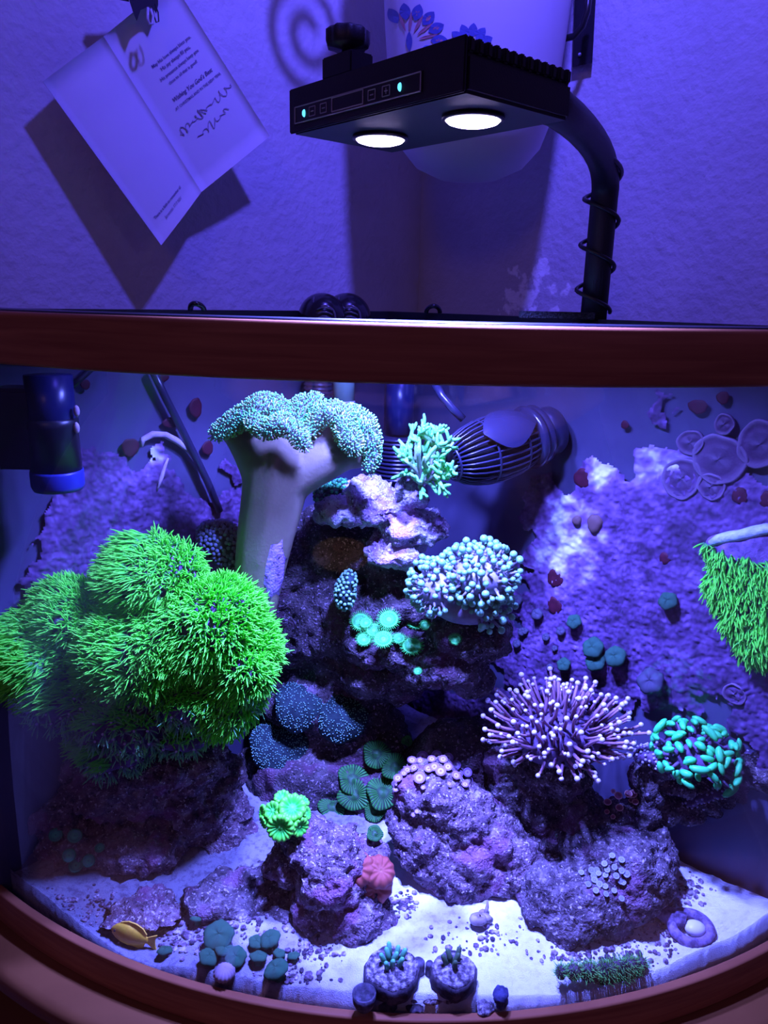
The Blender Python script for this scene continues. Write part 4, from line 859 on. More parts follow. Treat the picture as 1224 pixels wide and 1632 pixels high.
def acan_me(lob, seed):
    prof = [(.8, -.35), (1.0, -.1), (1.03, .12), (.92, .36), (.68, .52), (.42, .55), (.24, .46), (.15, .5), (.08, .47), (0, .44)]
    v, f, t = lathe(prof, 60, wob=lambda a, k, r_, h_: (r_*(1+(.035*math.cos(lob*a) if k < 6 else 0)), h_+(.035*math.cos(lob*a) if 2 < k < 6 else 0))); return mk_mesh('lobed_head', v, f, MT['rust'], t)
q0, n0 = hit(592, 1405, .6); th = thing('lobed_brain_coral', 'rust red lobed coral on the flank of the violet lumpy rock', 'coral', tuple(q0))
am = [acan_me(9, 0), acan_me(11, 1)]
for k, (x, y, r_, d) in enumerate(((574, 1386, 25, (-.3, -.7, .7)), (604, 1390, 25, (.3, -.6, .8)), (598, 1412, 27, (.1, -.95, .3)))):
    q, n = hit(x, y, .6); q = P(x, y, q0.y-.004); inst('lobed_head', am[k % 2], th, q, zq(Vector(d).normalized()), S(r_, q))
# smaller background corals
MT['slatec'] = mat('blue_grey_nubbed_coral', (.16, .18, .24), .7, .3); MT['teald'] = mat('deep_teal_coral', (.05, .42, .40), .6, .3, ramp=[(.45, (.02, .10, .05)), (.6, (.08, .70, .18))], nscale=160)
def nubby(name, label, blobs, m, m2, cnt, mind, r_, seed):
    v, f, n = remesh(join(*[blob(*b) for b in blobs]), .003, 2); th_ = thing(name, label, 'coral', tuple(v[v[:, 2].argmin()])); part('base', (v, f), MT[m], th_)
    p, n = sample((v, f), cnt, mind, front, seed); part('nubs', join(*[ell(q_+m_*r_*.5, (r_, r_, r_)) for q_, m_ in zip(p, n)]), MT[m2], th_, kind='stuff')
nubby('nubbed_coral', 'dim blue grey nubbed dome behind the leather coral stalk', [(350, 862, .76, 34, 32, .03), (370, 885, .76, 26, 34, .03), (335, 850, .765, 20, 18, .02)], 'fuzz', 'slatec', 420, .0032, .0021, 71)
nubby('nubbed_coral', 'small deep teal coral tucked between leather stalk and crown rock', [(530, 790, .785, 30, 18, .02), (545, 778, .785, 18, 12, .02)], 'fuzz', 'teald', 160, .0034, .0021, 72)
nubby('nubbed_coral', 'dim teal bubble cluster on the dark pile beside the ledge', [(550, 945, .745, 16, 28, .02), (556, 925, .745, 12, 16, .015)], 'fuzz', 'dots', 90, .0036, .0018, 73)
MT['whitenub'] = mat('white_violet_nubs', (0.434, 0.392, 0.532), .5, .4)
nubby('nubbed_coral', 'violet coral knob studded with white beads beside the hammer coral', [(1050, 1205, .662, 24, 18, .018), (1030, 1200, .664, 16, 10, .012), (1068, 1222, .66, 16, 16, .014), (1018, 1208, .664, 10, 8, .01)], 'flesh', 'whitenub', 190, .0034, .0014, 74)
nubby('nubbed_coral', 'white beaded polyps along the low rock branch under the hammer coral', [(1118, 1268, .664, 18, 9, .010), (1140, 1262, .664, 18, 9, .010), (1160, 1250, .664, 14, 9, .010), (1100, 1278, .666, 14, 7, .008)], 'flesh', 'whitenub', 110, .0034, .0013, 75)
nubby('nubbed_coral', 'white beaded polyps on the pale rock shelf at the pane', [(1192, 1200, .655, 14, 8, .010), (1205, 1208, .652, 12, 8, .010), (1178, 1214, .658, 10, 7, .008)], 'flesh', 'whitenub', 60, .0036, .0013, 76)
# ------------------------------------------------------------------ crust and growths on the back panes
def sdf_poly(x, y, poly):
    poly = np.array(poly, float); d = np.full(x.shape, 1e9); ins = np.zeros(x.shape, bool); n = len(poly)
    for i in range(n):
        a, b = poly[i], poly[(i+1) % n]; e = b-a; wx, wy = x-a[0], y-a[1]; h = np.clip((wx*e[0]+wy*e[1])/(e @ e), 0, 1)
        d = np.minimum(d, np.hypot(wx-e[0]*h, wy-e[1]*h)); c1 = (a[1] <= y) & (b[1] > y); c2 = (a[1] > y) & (b[1] <= y); cr_ = e[0]*wy-e[1]*wx
        ins ^= (c1 & (cr_ > 0)) | (c2 & (cr_ < 0))
    return np.where(ins, d, -d)
def crust(dir_, nrm, polys, whites, seed, step=.0017):
    us = np.arange(.006, .53, step); zz = np.arange(Z_GLASS-.005, Z_TRIM, step); U, Z = np.meshgrid(us, zz, indexing='ij')
    W = np.array(TC)[None, None, :]+np.array(dir_)[None, None, :]*U[..., None]; W[..., 2] = Z
    q = W-cam_np; dd = q @ np.array(FWD); X = 612+F_PX*(q @ np.array(RIGHT))/dd; Y = 816-F_PX*(q @ np.array(UP))/dd
    sd = np.maximum.reduce([sdf_poly(X, Y, p) for p in polys]); idx = -np.ones(U.shape, int); keep = np.argwhere(sd > -45)
    V, T = [], []; hh = np.full(U.shape, -1.)
    for i, j in keep:
        w_ = Vector(W[i, j]); e = sd[i, j]+26*mnoise.fractal(w_*38+Vector((seed, 0, 0)), 1, 2, 4)
        if e > 0: hh[i, j] = .0008+.0022*min(1, e/12)+.0016*mnoise.fractal(w_*150, 1, 2, 3)*min(1, e/8)+.0016*mnoise.noise(w_*330)
    okc = hh > 0; m = okc[:-1, :-1] & okc[1:, :-1] & okc[1:, 1:] & okc[:-1, 1:]
    used = np.zeros(U.shape, bool); used[:-1, :-1] |= m; used[1:, :-1] |= m; used[1:, 1:] |= m; used[:-1, 1:] |= m
    ids = np.argwhere(used); idx[used] = np.arange(len(ids)); P3 = W[used]+np.array(nrm)*hh[used][:, None]
    t = np.zeros(len(ids)); xs, ys = X[used], Y[used]
    nn = np.array([mnoise.fractal(Vector(p)*70, 1, 2, 3) for p in P3]); n2 = np.array([mnoise.fractal(Vector(p)*26+Vector((9, 1, 3)), 1, 2, 3) for p in P3])
    n3 = np.array([mnoise.noise(Vector(p)*360) for p in P3]); t = .42+.20*nn+.20*n2+.22*n3
    for (cx, cy, r_) in whites: t = np.maximum(t, 1.05-np.hypot(xs-cx, ys-cy)/r_*.45+.35*nn)
    mi = np.argwhere(m); f = np.stack([idx[mi[:, 0], mi[:, 1]], idx[mi[:, 0]+1, mi[:, 1]], idx[mi[:, 0]+1, mi[:, 1]+1], idx[mi[:, 0], mi[:, 1]+1]], 1)
    return P3, f, np.clip(t, 0, 1)
MT['crust'] = mat('violet_coralline_crust', (0.150, 0.092, 0.232), .75, .3, attr=[(0, (0.018, 0.009, 0.014)), (.25, (0.055, 0.028, 0.070)), (.45, (0.125, 0.060, 0.162)), (.65, (0.220, 0.120, 0.278)), (.82, (0.400, 0.322, 0.429)), (1, (.80, .84, .80))])
polyR = [[(835, 800), (850, 762), (885, 745), (905, 770), (925, 740), (960, 728), (985, 745), (1000, 775), (1012, 770), (1012, 722), (1050, 708), (1095, 715), (1115, 745), (1150, 765), (1200, 760), (1260, 770), (1260, 1150), (1224, 1250), (1150, 1120), (1040, 1130), (960, 1120), (850, 1100), (800, 1100), (790, 1040), (815, 960), (830, 900)],
         [(640, 1090), (820, 1090), (800, 1180), (690, 1180)], [(1050, 620), (1085, 622), (1085, 650), (1074, 655), (1070, 640), (1058, 648), (1056, 680), (1045, 668)]]
polyL = [[(30, 980), (60, 860), (100, 750), (128, 705), (150, 712), (180, 735), (215, 742), (232, 705), (262, 705), (258, 745), (285, 760), (300, 790), (335, 800), (385, 745), (390, 860), (340, 870), (300, 870), (180, 890), (130, 960), (60, 1010)], [(365, 740), (398, 738), (398, 860), (362, 850)]]
solo('coralline_crust', crust(Vector((H, -H, 0)), NR, polyR, [(905, 870, 62), (895, 822, 26), (968, 752, 34), (1045, 740, 34), (1085, 735, 20), (905, 790, 18)], 3), MT['crust'], 'violet and white granular crust spread over the pane behind the torch coral', 'algae crust', kind='stuff')
solo('coralline_crust', crust(Vector((-H, -H, 0)), NL, polyL, [(240, 725, 20)], 8), MT['crust'], 'violet granular crust spread over the pane behind the leather coral', 'algae crust', kind='stuff')
MT['arch'] = mat('pale_pink_ridge', (0.490, 0.385, 0.406), .6, .3, ramp=[(.4, (0.420, 0.294, 0.336)), (.6, (0.595, 0.504, 0.504))], nscale=60, bump=.5)
solo('algae_ridge', tube([onL(x, y, .004) for x, y in ((226, 712), (228, 700), (244, 692), (264, 693), (284, 704), (302, 718), (316, 736), (325, 760))], [.0015, .0030, .0034, .0032, .0036, .0032, .0034, .0012], 10), MT['arch'], 'pale pink arched ridge of crust on the pane beside the leather coral', 'algae crust')
solo('algae_ridge', tube([onL(x, y, .004) for x, y in ((268, 730), (262, 745), (256, 765), (250, 782))], [.001, .002, .0022, .001], 8), MT['arch'], 'short pale streak of crust below the pink arched ridge', 'algae crust')
# round crust spots
MT['redspot'] = mat('dark_red_algae', (.09, .01, .02), .6, .2, ramp=[(.35, (.05, .007, .014)), (.7, (.10, .012, .028))], nscale=90); MT['brownspot'] = mat('brown_sponge', (.16, .09, .07), .7)
def spot(px, py, rx, ry, on, nrm, m, lab, grp, name='algae_spot', h=.0010):
    q = on(px, py, .002); r_ = S(rx, q)*1.15; e = ry/rx; hx = Vector((0, 0, 1)).cross(Vector(nrm)).normalized(); V = []; f = []; seg = 20; rad = [(1.0, 0), (.96, .55), (.75, .9), (.4, 1.0), (.05, 1.0)]; ph = random.uniform(0, 6)
    for k, (s_, hh) in enumerate(rad):
        for j in range(seg):
            a = 2*math.pi*j/seg; rr = r_*s_*(1+.06*math.sin(3*a+ph)+.04*math.sin(7*a)); V.append(tuple(q+hx*rr*math.cos(a)+Vector((0, 0, rr*e*math.sin(a)))+Vector(nrm)*h*hh))
    for k in range(4):
        for j in range(seg): f.append([k*seg+j, k*seg+(j+1) % seg, (k+1)*seg+(j+1) % seg, (k+1)*seg+j])
    f.append([4*seg+j for j in range(seg)]); solo(name, (V, f), MT[m], lab, 'algae', group=grp)
Lr, Ll = 'dark red algae disc stuck to the violet crusted pane behind the torch coral', 'dark red algae disc stuck to the pane behind the leather coral'
for px, py, rx, ry, lab in ((885, 922, 13, 13, 'dark red algae disc just under the large white patch of crust'), (884, 965, 11.5, 13, 'dark red algae disc below another one under the white patch'), (1060, 890, 8.5, 9, 'small dark red algae disc alone in the middle of the violet crust'), (1180, 790, 11.5, 12, 'dark red algae disc on the crust above the green polyp sheet'), (1222, 796, 9, 12, 'narrow dark red algae disc between tall plaque and polyp sheet'), (928, 762, 13, 14, 'dark red algae disc wedged between two white tufts atop the crust')): spot(px, py, rx, ry, onR, NR, 'redspot', lab, None, h=.0022)
for px, py, rx, ry, lab in ((861, 722, 9, 11, 'red algae disc beside the mount of the wave pump'), (996, 677, 6, 6, 'tiny red algae disc alone on the bare pane right of the pump'), (1112, 648, 14, 10, 'oval red algae disc beside the horseshoe of lilac crust'), (1152, 634, 9, 9, 'round red algae disc above the little lilac plaque')): spot(px, py, rx, ry, onR, NR, 'redspot', lab, None)
for px, py, rx, ry, lab in ((208, 713, 13, 13, 'dark red algae disc touching the foot of the pink arched ridge'), (274, 673, 14, 8, 'oval dim red algae disc above the pink arched ridge'), (136, 613, 7, 7, 'small red algae disc beside the black filter tube'), (331, 714, 9, 10, 'dim red algae disc between slanting cable and leather coral'), (262, 602, 7, 5, 'tiny red algae disc by the top of the slanting cable'), (312, 650, 10, 14, 'upright red algae disc beside the cap of the leather coral')): spot(px, py, rx, ry, onL, NL, 'redspot', lab, None)
for px, py, rx, ry, lab in ((921, 829, 7, 7, 'small brown sponge disc on the white patch of crust'), (949, 834, 11, 14, 'larger grey brown sponge disc beside the white patch of crust')): spot(px, py, rx, ry, onR, NR, 'brownspot', lab, None, 'sponge_disc', .006)
MT['plaque'] = mat('lilac_rimmed_plaque', (0.165, 0.110, 0.220), .6, .3, attr=[(0, (0.187, 0.121, 0.198)), (.25, (0.198, 0.132, 0.198)), (.45, (0.105, 0.052, 0.110)), (.75, (0.083, 0.041, 0.088)), (1, (0.110, 0.066, 0.121))], bump=.4)
def plaque(px, py, r_, lob, lab):
    q = onR(px, py, .001); r_ = S(r_, q)*1.12
    v, f, t = lathe([(r_, 0), (r_*.99, .003), (r_*.92, .004), (r_*.8, .0022), (r_*.6, .0018), (r_*.5, .003), (r_*.3, .002), (0, .0035)], 44, q, NR, lambda a, k, rr, hh: (rr*(1+.05*math.sin(2*a+px)+.035*math.sin(3*a+py)+.02*math.sin((lob+3)*a)), hh+.0006*math.sin(3*a))); solo('coralline_plaque', (v, f, t), MT['plaque'], lab, 'algae crust', loc=tuple(q))
for px, py, r_, lob, lab in ((1147, 732, 38, 4, 'broad lilac rimmed round plaque rising above the violet crust'), (1102, 705, 19, 3, 'small lilac plaque overlapping the broad round one'), (1156, 676, 15, 3, 'little lilac plaque alone on the bare upper pane'), (1088, 762, 30, 5, 'dark violet plaque within the crust below the white patches'), (1213, 708, 34, 4, 'tall dark plaque with a lilac rim beside the broad round one'), (1135, 775, 20, 5, 'thin lilac plaque on the top edge of the crust'), (1172, 1105, 16, 4, 'lilac plaque low on the pane above the hammer coral')): plaque(px, py, r_, lob, lab)
# mushrooms on the right pane
MT['pmush'] = mat('dark_teal_pane_mushroom', (.03, .12, .07), .7, .25, ramp=[(.4, (.02, .06, .04)), (.6, (.05, .22, .10))], nscale=120, bump=.6, bscale=500)
pm = [mushroom_me('mushroom', MT['pmush'], 30+k) for k in range(2)]; MT['pmush2'] = mat('grey_violet_pane_mushroom', (0.056, 0.049, 0.077), .7, .2, ramp=[(.4, (0.035, 0.035, 0.049)), (.6, (0.084, 0.077, 0.105))], nscale=120); pm2 = mushroom_me('mushroom', MT['pmush2'], 40)
def pane_mush(pts, me_, lab, grp):
    for k, (x, y, r_) in enumerate(pts):
        q = onR(x, y, .0); s_ = S(r_, q); d = (NR+UPZ*.75).normalized(); o = bpy.data.objects.new('pane_mushroom', me_[k % len(me_)]); C.objects.link(o); o.location = q+NR*s_*1.0; o.scale = (s_, s_, s_*1.3); o.rotation_mode = 'QUATERNION'; o.rotation_quaternion = zq(d)
        props(o, lab if isinstance(lab, str) else lab[k], 'coral', grp)
pane_mush([(955, 1028, 17), (958, 1050, 16), (990, 1042, 17)], pm, ['upper of two stacked dark teal mushrooms on the pane above the torch coral', 'lower of two stacked dark teal mushrooms on the pane above the torch coral', 'dark teal mushroom on the pane beside a stacked pair'], 'teal mushrooms on the pane')
pane_mush([(1048, 1080, 21)], [pm2], 'largest dark slate mushroom on the pane above the hammer coral', 'grey mushrooms on the pane')
pane_mush([(1072, 955, 15), (922, 988, 12), (905, 1056, 11)], [pm[0]], ['teal grey mushroom on the dark blotched part of the pane', 'oval teal mushroom on the pane below two red discs', 'teal mushroom on the pane just over the tips of the torch coral'], 'teal mushrooms on the pane')
pane_mush([(862, 977, 9.5), (898, 1004, 7.5), (836, 1005, 7), (828, 1024, 7), (874, 1014, 6.5), (840, 1004, 6), (887, 1032, 5), (830, 955, 9), (880, 1062, 6)], [pm2], 'little grey violet mushroom in the group on the pane beside the frogspawn coral', 'little mushrooms on the pane')

# ------------------------------------------------------------------ equipment in the water
MT['ph'] = mat('navy_black_plastic', (.022, .020, .045), .30, .6); MT['ph2'] = mat('glossy_navy_hood', (.022, .02, .045), .25, .6)
a1 = onR(884, 684, .004); a0 = P(716, 738, .755); ax = (a1-a0).normalized(); La = (a1-a0).length
pw = thing('wave_pump', 'ribbed navy wave pump on the pane behind the mint branching coral', 'pump', tuple(a1))
def prf(s): return .030*math.sqrt(max(0, 1-((s-.42)/.46)**2))+.004
part('rotor_housing', lathe([(prf(s)*.86, s*La) for s in np.linspace(.0, .80, 14)], 28, a0, ax), MT['recess'], pw)
bx_ = UPZ.cross(ax).normalized(); by_ = ax.cross(bx_).normalized()
for k in range(30):
    a = 2*math.pi*k/30; o_ = bx_*math.cos(a)+by_*math.sin(a); part('cage_rib', tube([a0+ax*s*La+o_*prf(s) for s in np.linspace(.0, .74, 9)], .0011, 5), MT['ph'], pw)
for s in (.02, .30, .58): part('cage_ring', tube([a0+ax*s*La+(bx_*math.cos(a)+by_*math.sin(a))*prf(s) for a in np.linspace(0, 2*math.pi, 36, endpoint=False)], .0013, 6, True), MT['ph'], pw)
part('collar', lathe([(.024, .70*La), (.0325, .71*La), (.034, .74*La), (.0325, .77*La), (.030, .775*La), (.031, .79*La), (.0325, .82*La), (.030, .84*La), (.024, .85*La)], 36, a0, ax), MT['ph2'], pw)
part('magnet_mount', lathe([(.022, .84*La), (.026, .86*La), (.026, .97*La), (.024, .995*La)], 36, a0, ax), MT['ph'], pw)
hd = []; hf = []
for i in range(13):
    s = .22+.50*i/12; wd = .62*math.sin(math.pi*(i/12)**.8)+.02
    for j in range(9): a = 2.3+wd*(j-4)/4; o_ = bx_*math.cos(a)+by_*math.sin(a); hd.append(tuple(a0+ax*s*La+o_*(prf(s)+.0040)))
for i in range(12):
    for j in range(8): hf.append([i*9+j, (i+1)*9+j, (i+1)*9+j+1, i*9+j+1])
# the hood is a shell with thickness
hn = vnormals(np.array(hd), hf); hv = np.concatenate([np.array(hd), np.array(hd)-hn*.0016]); m_ = len(hd); hf2 = hf+[[m_+i for i in q[::-1]] for q in hf]
part('hood', (hv, hf2), MT['ph2'], pw, label='smooth leaf shaped hood'); part('pump_cord', tube([P(692, 610, .80), P(705, 632, .79), P(722, 652, .785), P(738, 668, .785)], .0042, 10), MT['ph2'], pw)
# hang-in filter at the left end
flt = thing('internal_filter', 'black cylindrical filter with a blue band hanging at the tank end', 'filter', tuple(P(90, 780, .635)))
fx = P(86, 700, .635); rf = S(38, fx)
def zf(y): return P(86, y, .635).z
MT['bluec'] = mat('blue_tinted_plastic', (.012, .015, .07), .3, .4); MT['blueband'] = mat('bright_blue_band', (.02, .03, .22), .4, .4)
part('clear_sleeve', lathe([(rf*.95, zf(598)), (rf*.95, zf(688)), (rf*.80, zf(692))], 40, (fx.x, fx.y, 0)), MT['bluec'], flt, label='blue tinted sleeve')
part('body', lathe([(rf*.9, zf(664)), (rf*1.04, zf(668)), (rf*1.05, zf(680)), (rf*1.0, zf(684)), (rf*1.03, zf(750))], 40, (fx.x, fx.y, 0)), MT['black'], flt)
part('foot_band', lathe([(rf*1.06, zf(748)), (rf*1.08, zf(752)), (rf*1.08, zf(772)), (rf*1.0, zf(779)), (0, zf(780))], 40, (fx.x, fx.y, 0)), MT['blueband'], flt, label='bright blue band')
bc = P(22, 680, .625); part('motor_box', box((bc.x, bc.y+.012, (zf(618)+zf(745))/2), (S(34, bc), 0, 0), (0, .016, 0), (0, 0, (zf(618)-zf(745))/2), .003), MT['black'], flt, False)
for y in (655, 682): part('algae_bead', ell(P(122, y, .63), (.0026, .0026, .0050)), MT['arch'], flt)
solo('air_tube', tube([onL(x, y, .010) for x, y in ((112, 618), (128, 604), (150, 584), (165, 570))], .0030, 8), MT['black'], 'black tube rising from the filter towards the rim', 'tube')
solo('power_cable', tube([onL(x, y, .008) for x, y in ((243, 590), (262, 630), (285, 675), (310, 725), (332, 770), (350, 815))], .0042, 8), MT['ph'], 'dark cable slanting down the pane beside the leather coral', 'cable')
# overflow hose in the corner
ov = thing('overflow_hose', 'ribbed dark hose with clear lower tube in the back corner', 'hose', tuple(P(640, 800, .90)))
hc = P(636, 700, .90); zz_ = lambda y: P(636, y, .90).z; rh = S(40, hc); pr = []
for k in range(11): y = 694+6.2*k; pr += [(rh*.86, zz_(y)), (rh, zz_(y+1.8)), (rh, zz_(y+4)), (rh*.86, zz_(y+5.6))]
part('ribbed_sleeve', lathe(pr[::-1], 32, (hc.x, hc.y, 0)), MT['ph'], ov); part('pipe', lathe([(rh*.55, zz_(690)), (rh*.55, zz_(600))], 24, (hc.x, hc.y, 0)), MT['bluec'], ov)
part('clear_tube', lathe([(rh*.8, zz_(800)), (rh*.8, zz_(764))], 24, (hc.x, hc.y, 0)), MT['clear'], ov)
hc2 = P(548, 640, .88); z2_ = lambda y: P(548, y, .88).z
iv = thing('return_pipe', 'greenish clear return pipe behind the leather coral cap', 'pipe', tuple(P(548, 648, .88)))
MT['greenp'] = mat('greenish_clear_pipe', (.18, .34, .24), .2, .6); r2 = S(17, hc2)
part('pipe_body', lathe([(r2, z2_(645)), (r2, z2_(590)), (r2*.85, z2_(588))], 24, (hc2.x, hc2.y, 0)), MT['greenp'], iv); part('end_ring', lathe([(r2*1.02, z2_(647)), (r2*1.08, z2_(645)), (r2*1.08, z2_(640)), (r2, z2_(638))], 24, (hc2.x, hc2.y, 0)), MT['clipm'], iv)
hc3 = P(508, 625, .885); z3_ = lambda y: P(508, y, .885).z; r3 = S(24, hc3); pr = []
for k in range(7): y = 596+6.5*k; pr += [(r3*.86, z3_(y)), (r3, z3_(y+2)), (r3, z3_(y+4)), (r3*.86, z3_(y+6))]
part('ribbed_end', lathe(pr[::-1], 28, (hc3.x, hc3.y, 0)), MT['ph'], iv)

# ------------------------------------------------------------------ things on the sand
MT['plug'] = mat('crusted_ceramic_plug', (0.225, 0.210, 0.270), .85, .2, ramp=[(.40, (0.053, 0.041, 0.056)), (.52, (0.225, 0.180, 0.210)), (.64, (0.562, 0.525, 0.510))], nscale=230, bump=.8, bscale=500); MT['plugside'] = mat('dark_plug_side', (0.053, 0.045, 0.060), .85, ramp=[(.4, (0.030, 0.022, 0.034)), (.6, (0.105, 0.083, 0.105))], nscale=150, bump=.5)
MT['stub'] = mat('teal_stub_polyps', (.10, .45, .22), .5, .3, attr=[(0, (.05, .12, .07)), (1, (.16, .70, .30))]); MT['stub2'] = mat('brown_green_stub', (.08, .14, .06), .6, .3)
for k, (x, y, r_, lab) in enumerate(((624, 1562, 45, 'crusted round frag plug with a tuft of teal polyps on the sand'), (722, 1564, 37, 'crusted round frag plug with a dark green stub on the sand'))):
    q = sand_hit(x, y); r_ = S(r_, q); th = thing('frag_plug', lab, 'frag plug', tuple(q), 'frag plugs on the sand')
    wb = lambda a, k_, rr, hh: (rr*(1+.03*math.sin(4*a+k)+.025*math.sin(11*a)), hh+.0008*math.sin(5*a))
    part('plug_body', lathe([(r_*.92, -.002), (r_*1.0, .004), (r_*.99, .010), (r_*.93, .0125)], 48, q, wob=wb), MT['plugside'], th); part('plug_top', lathe([(r_*.96, .0110), (r_*.88, .0145), (r_*.6, .0135), (r_*.3, .0155), (0, .016)], 48, q, wob=wb), MT['plug'], th, label='pale crusted top')
    for j in range(9 if k == 0 else 5):
        a = j*2.4; rr = .0028*math.sqrt(j); b_ = q+Vector((rr*math.cos(a), rr*math.sin(a)+.004, .014)); d = Vector((math.cos(a)*.4, math.sin(a)*.4, 1))
        part('stub_polyp', tube([b_, b_+d*.005, b_+d*.010, b_+d*.0115], [.0026, .0024, .0021, .0006], 7), MT['stub' if k == 0 else 'stub2'], th)
MT['cup'] = mat('dark_slate_cup', (.06, .055, .075), .6, .3, ramp=[(.4, (.04, .035, .05)), (.6, (.14, .12, .17))], nscale=150, bump=.4)
for x, y, r_, lab in ((666, 1550, 11, 'small dark stub standing between the frag plugs'), (684, 1553, 7, 'tiny dark stub against the second frag plug')):
    q = sand_hit(x, y); r_ = S(r_, q); solo('plug_stub', lathe([(r_*.9, 0), (r_, .004), (r_*.95, .011), (r_*.75, .0125), (0, .0125)], 24, q), MT['cup'], lab, 'frag plug')
q = sand_hit(580, 1604); r_ = S(19, q); solo('ceramic_cup', lathe([(r_*.7, 0), (r_*.95, .006), (r_, .014), (r_*.88, .0145), (r_*.82, .010), (0, .009)], 32, q), MT['cup'], 'dark little cup on the sand against the bowed glass', 'cup')
MT['bluelump'] = mat('dark_blue_sponge', (.05, .05, .15), .7, bump=.6, ramp=[(.4, (.03, .03, .09)), (.6, (.08, .08, .2))], nscale=120)
def lump(name, label, blobs, m, seed, cat='sponge', **kw):
    kw = {'voxel': .0016, 'amp': .003, 'sc': 90, 'pit': .001, 'psc': 120, 'fine': .0006, **kw}; return solo(name, rocky(blobs, seed=seed, **kw), MT[m], label, cat)
lump('sponge_lump', 'dark blue sponge lump on the sand near the bowed glass', [(797, 1588, .508, 13, 11, .009), (800, 1598, .508, 9, 10, .008)], 'bluelump', 81); lump('rubble_lump', 'speckled violet rubble lump beside the dark blue sponge', [(775, 1606, .507, 15, 8, .008)], 'plug', 82, 'rubble'); lump('rubble_lump', 'low dark rubble heap before the frag plugs at the glass', [(618, 1606, .509, 18, 7, .008), (660, 1608, .508, 16, 6, .006)], 'plugside', 83, 'rubble')
lump('rubble_lump', 'violet crusted rubble heap between the frag plugs and the glass', [(690, 1588, .516, 22, 7, .008), (720, 1590, .515, 20, 6, .007), (660, 1586, .516, 12, 5, .005)], 'plug', 84, 'rubble')
lump('rubble_lump', 'small violet heap of rubble at the foot of the rounded boulder', [(880, 1520, .572, 26, 8, .01), (930, 1526, .57, 34, 8, .012), (985, 1505, .58, 26, 8, .01)], 'plug', 85, 'rubble')
# snail, half buried shell, green turf
MT['snail'] = mat('pale_brown_shell', (.34, .26, .22), .5, .3, ramp=[(.4, (.24, .18, .15)), (.6, (.46, .38, .32))], nscale=120); MT['shellrim'] = mat('violet_crusted_shell', (.18, .12, .24), .7, ramp=[(.4, (.10, .07, .14)), (.6, (.30, .22, .38))], nscale=140, bump=.5); MT['pearl'] = mat('pearly_white', (.80, .82, .80), .35, .4)
q = sand_hit(764, 1476); sn = thing('snail', 'pale brown snail on the sand before the broad boulder', 'snail', tuple(q))
part('shell', tube([q+Vector((.0075*(1-t_)*math.cos(t_*11), -.001+.0075*(1-t_)*math.sin(t_*11)*.6, .006+.006*t_)) for t_ in np.linspace(0, .92, 40)], np.linspace(.0055, .0018, 40), 10), MT['snail'], sn)
part('foot', ell(q+Vector((.005, .007, .002)), (.006, .012, .0028)), MT['pinktuft'], sn); part('siphon', tube([q+Vector((.007, .012, .003)), q+Vector((.009, .016, .008)), q+Vector((.009, .018, .013))], [.0022, .0015, .0006], 8), MT['snail'], sn)
q = sand_hit(1103, 1490); sh_ = thing('half_buried_shell', 'violet crusted shell with a pearly opening half buried in the sand', 'shell', tuple(q))
rr0 = S(30, q); part('shell_rim', tube([q+Vector((rr0*math.cos(a), rr0*.85*math.sin(a)+.004, .004+.003*math.sin(a))) for a in np.linspace(0, 2*math.pi, 40, endpoint=False)], .0048, 10, True), MT['shellrim'], sh_)
part('opening', ell(q+Vector((.003, .003, .005)), (S(17, q), S(14, q), .006), None, 3), MT['pearl'], sh_, label='pearly white opening'); part('shell_spire', tube([q+Vector((-rr0*.3, .01, .003)), q+Vector((-rr0*1.1, .016, .007)), q+Vector((-rr0*1.7, .024, .004))], [.010, .008, .003], 10), MT['shellrim'], sh_)
MT['turf'] = mat('green_turf', (.10, .42, .10), .7, .2, attr=[(0, (.08, .22, .06)), (1, (.28, .95, .16))])
tf = thing('turf_mound', 'low mound of green turf algae on the sand at the bowed glass', 'algae', tuple(sand_hit(985, 1575)))
bl = []
for x, y, r_ in ((908, 1606, 9), (928, 1600, 13), (950, 1592, 16), (972, 1582, 24), (994, 1574, 26), (1015, 1570, 18), (1034, 1566, 9)): c = sand_hit(x, y); c.y = max(c.y, tank_front(c.x)+.0065); bl.append(ell(c, (S(r_, c)*.95, .0055, .003+.00042*r_)))
v, f, n = remesh(join(*bl), .0016, 1); part('mound', (v, f), MT['plugside'], tf); p, n = sample((v, f), 1500, .0012, lambda p, n: n[:, 2] > -.1, 91); N = len(p); d = n+rng.normal(0, .4, (N, 3)); L = rng.uniform(.002, .0045, N)
part('turf', strands(p[:, None, :]+d[:, None, :]*(L[:, None]*np.array([0, .5, 1.0])[None, :])[:, :, None], np.tile(np.array([.0004, .0003, .0001]), (N, 1)), 3), MT['turf'], tf, kind='stuff')
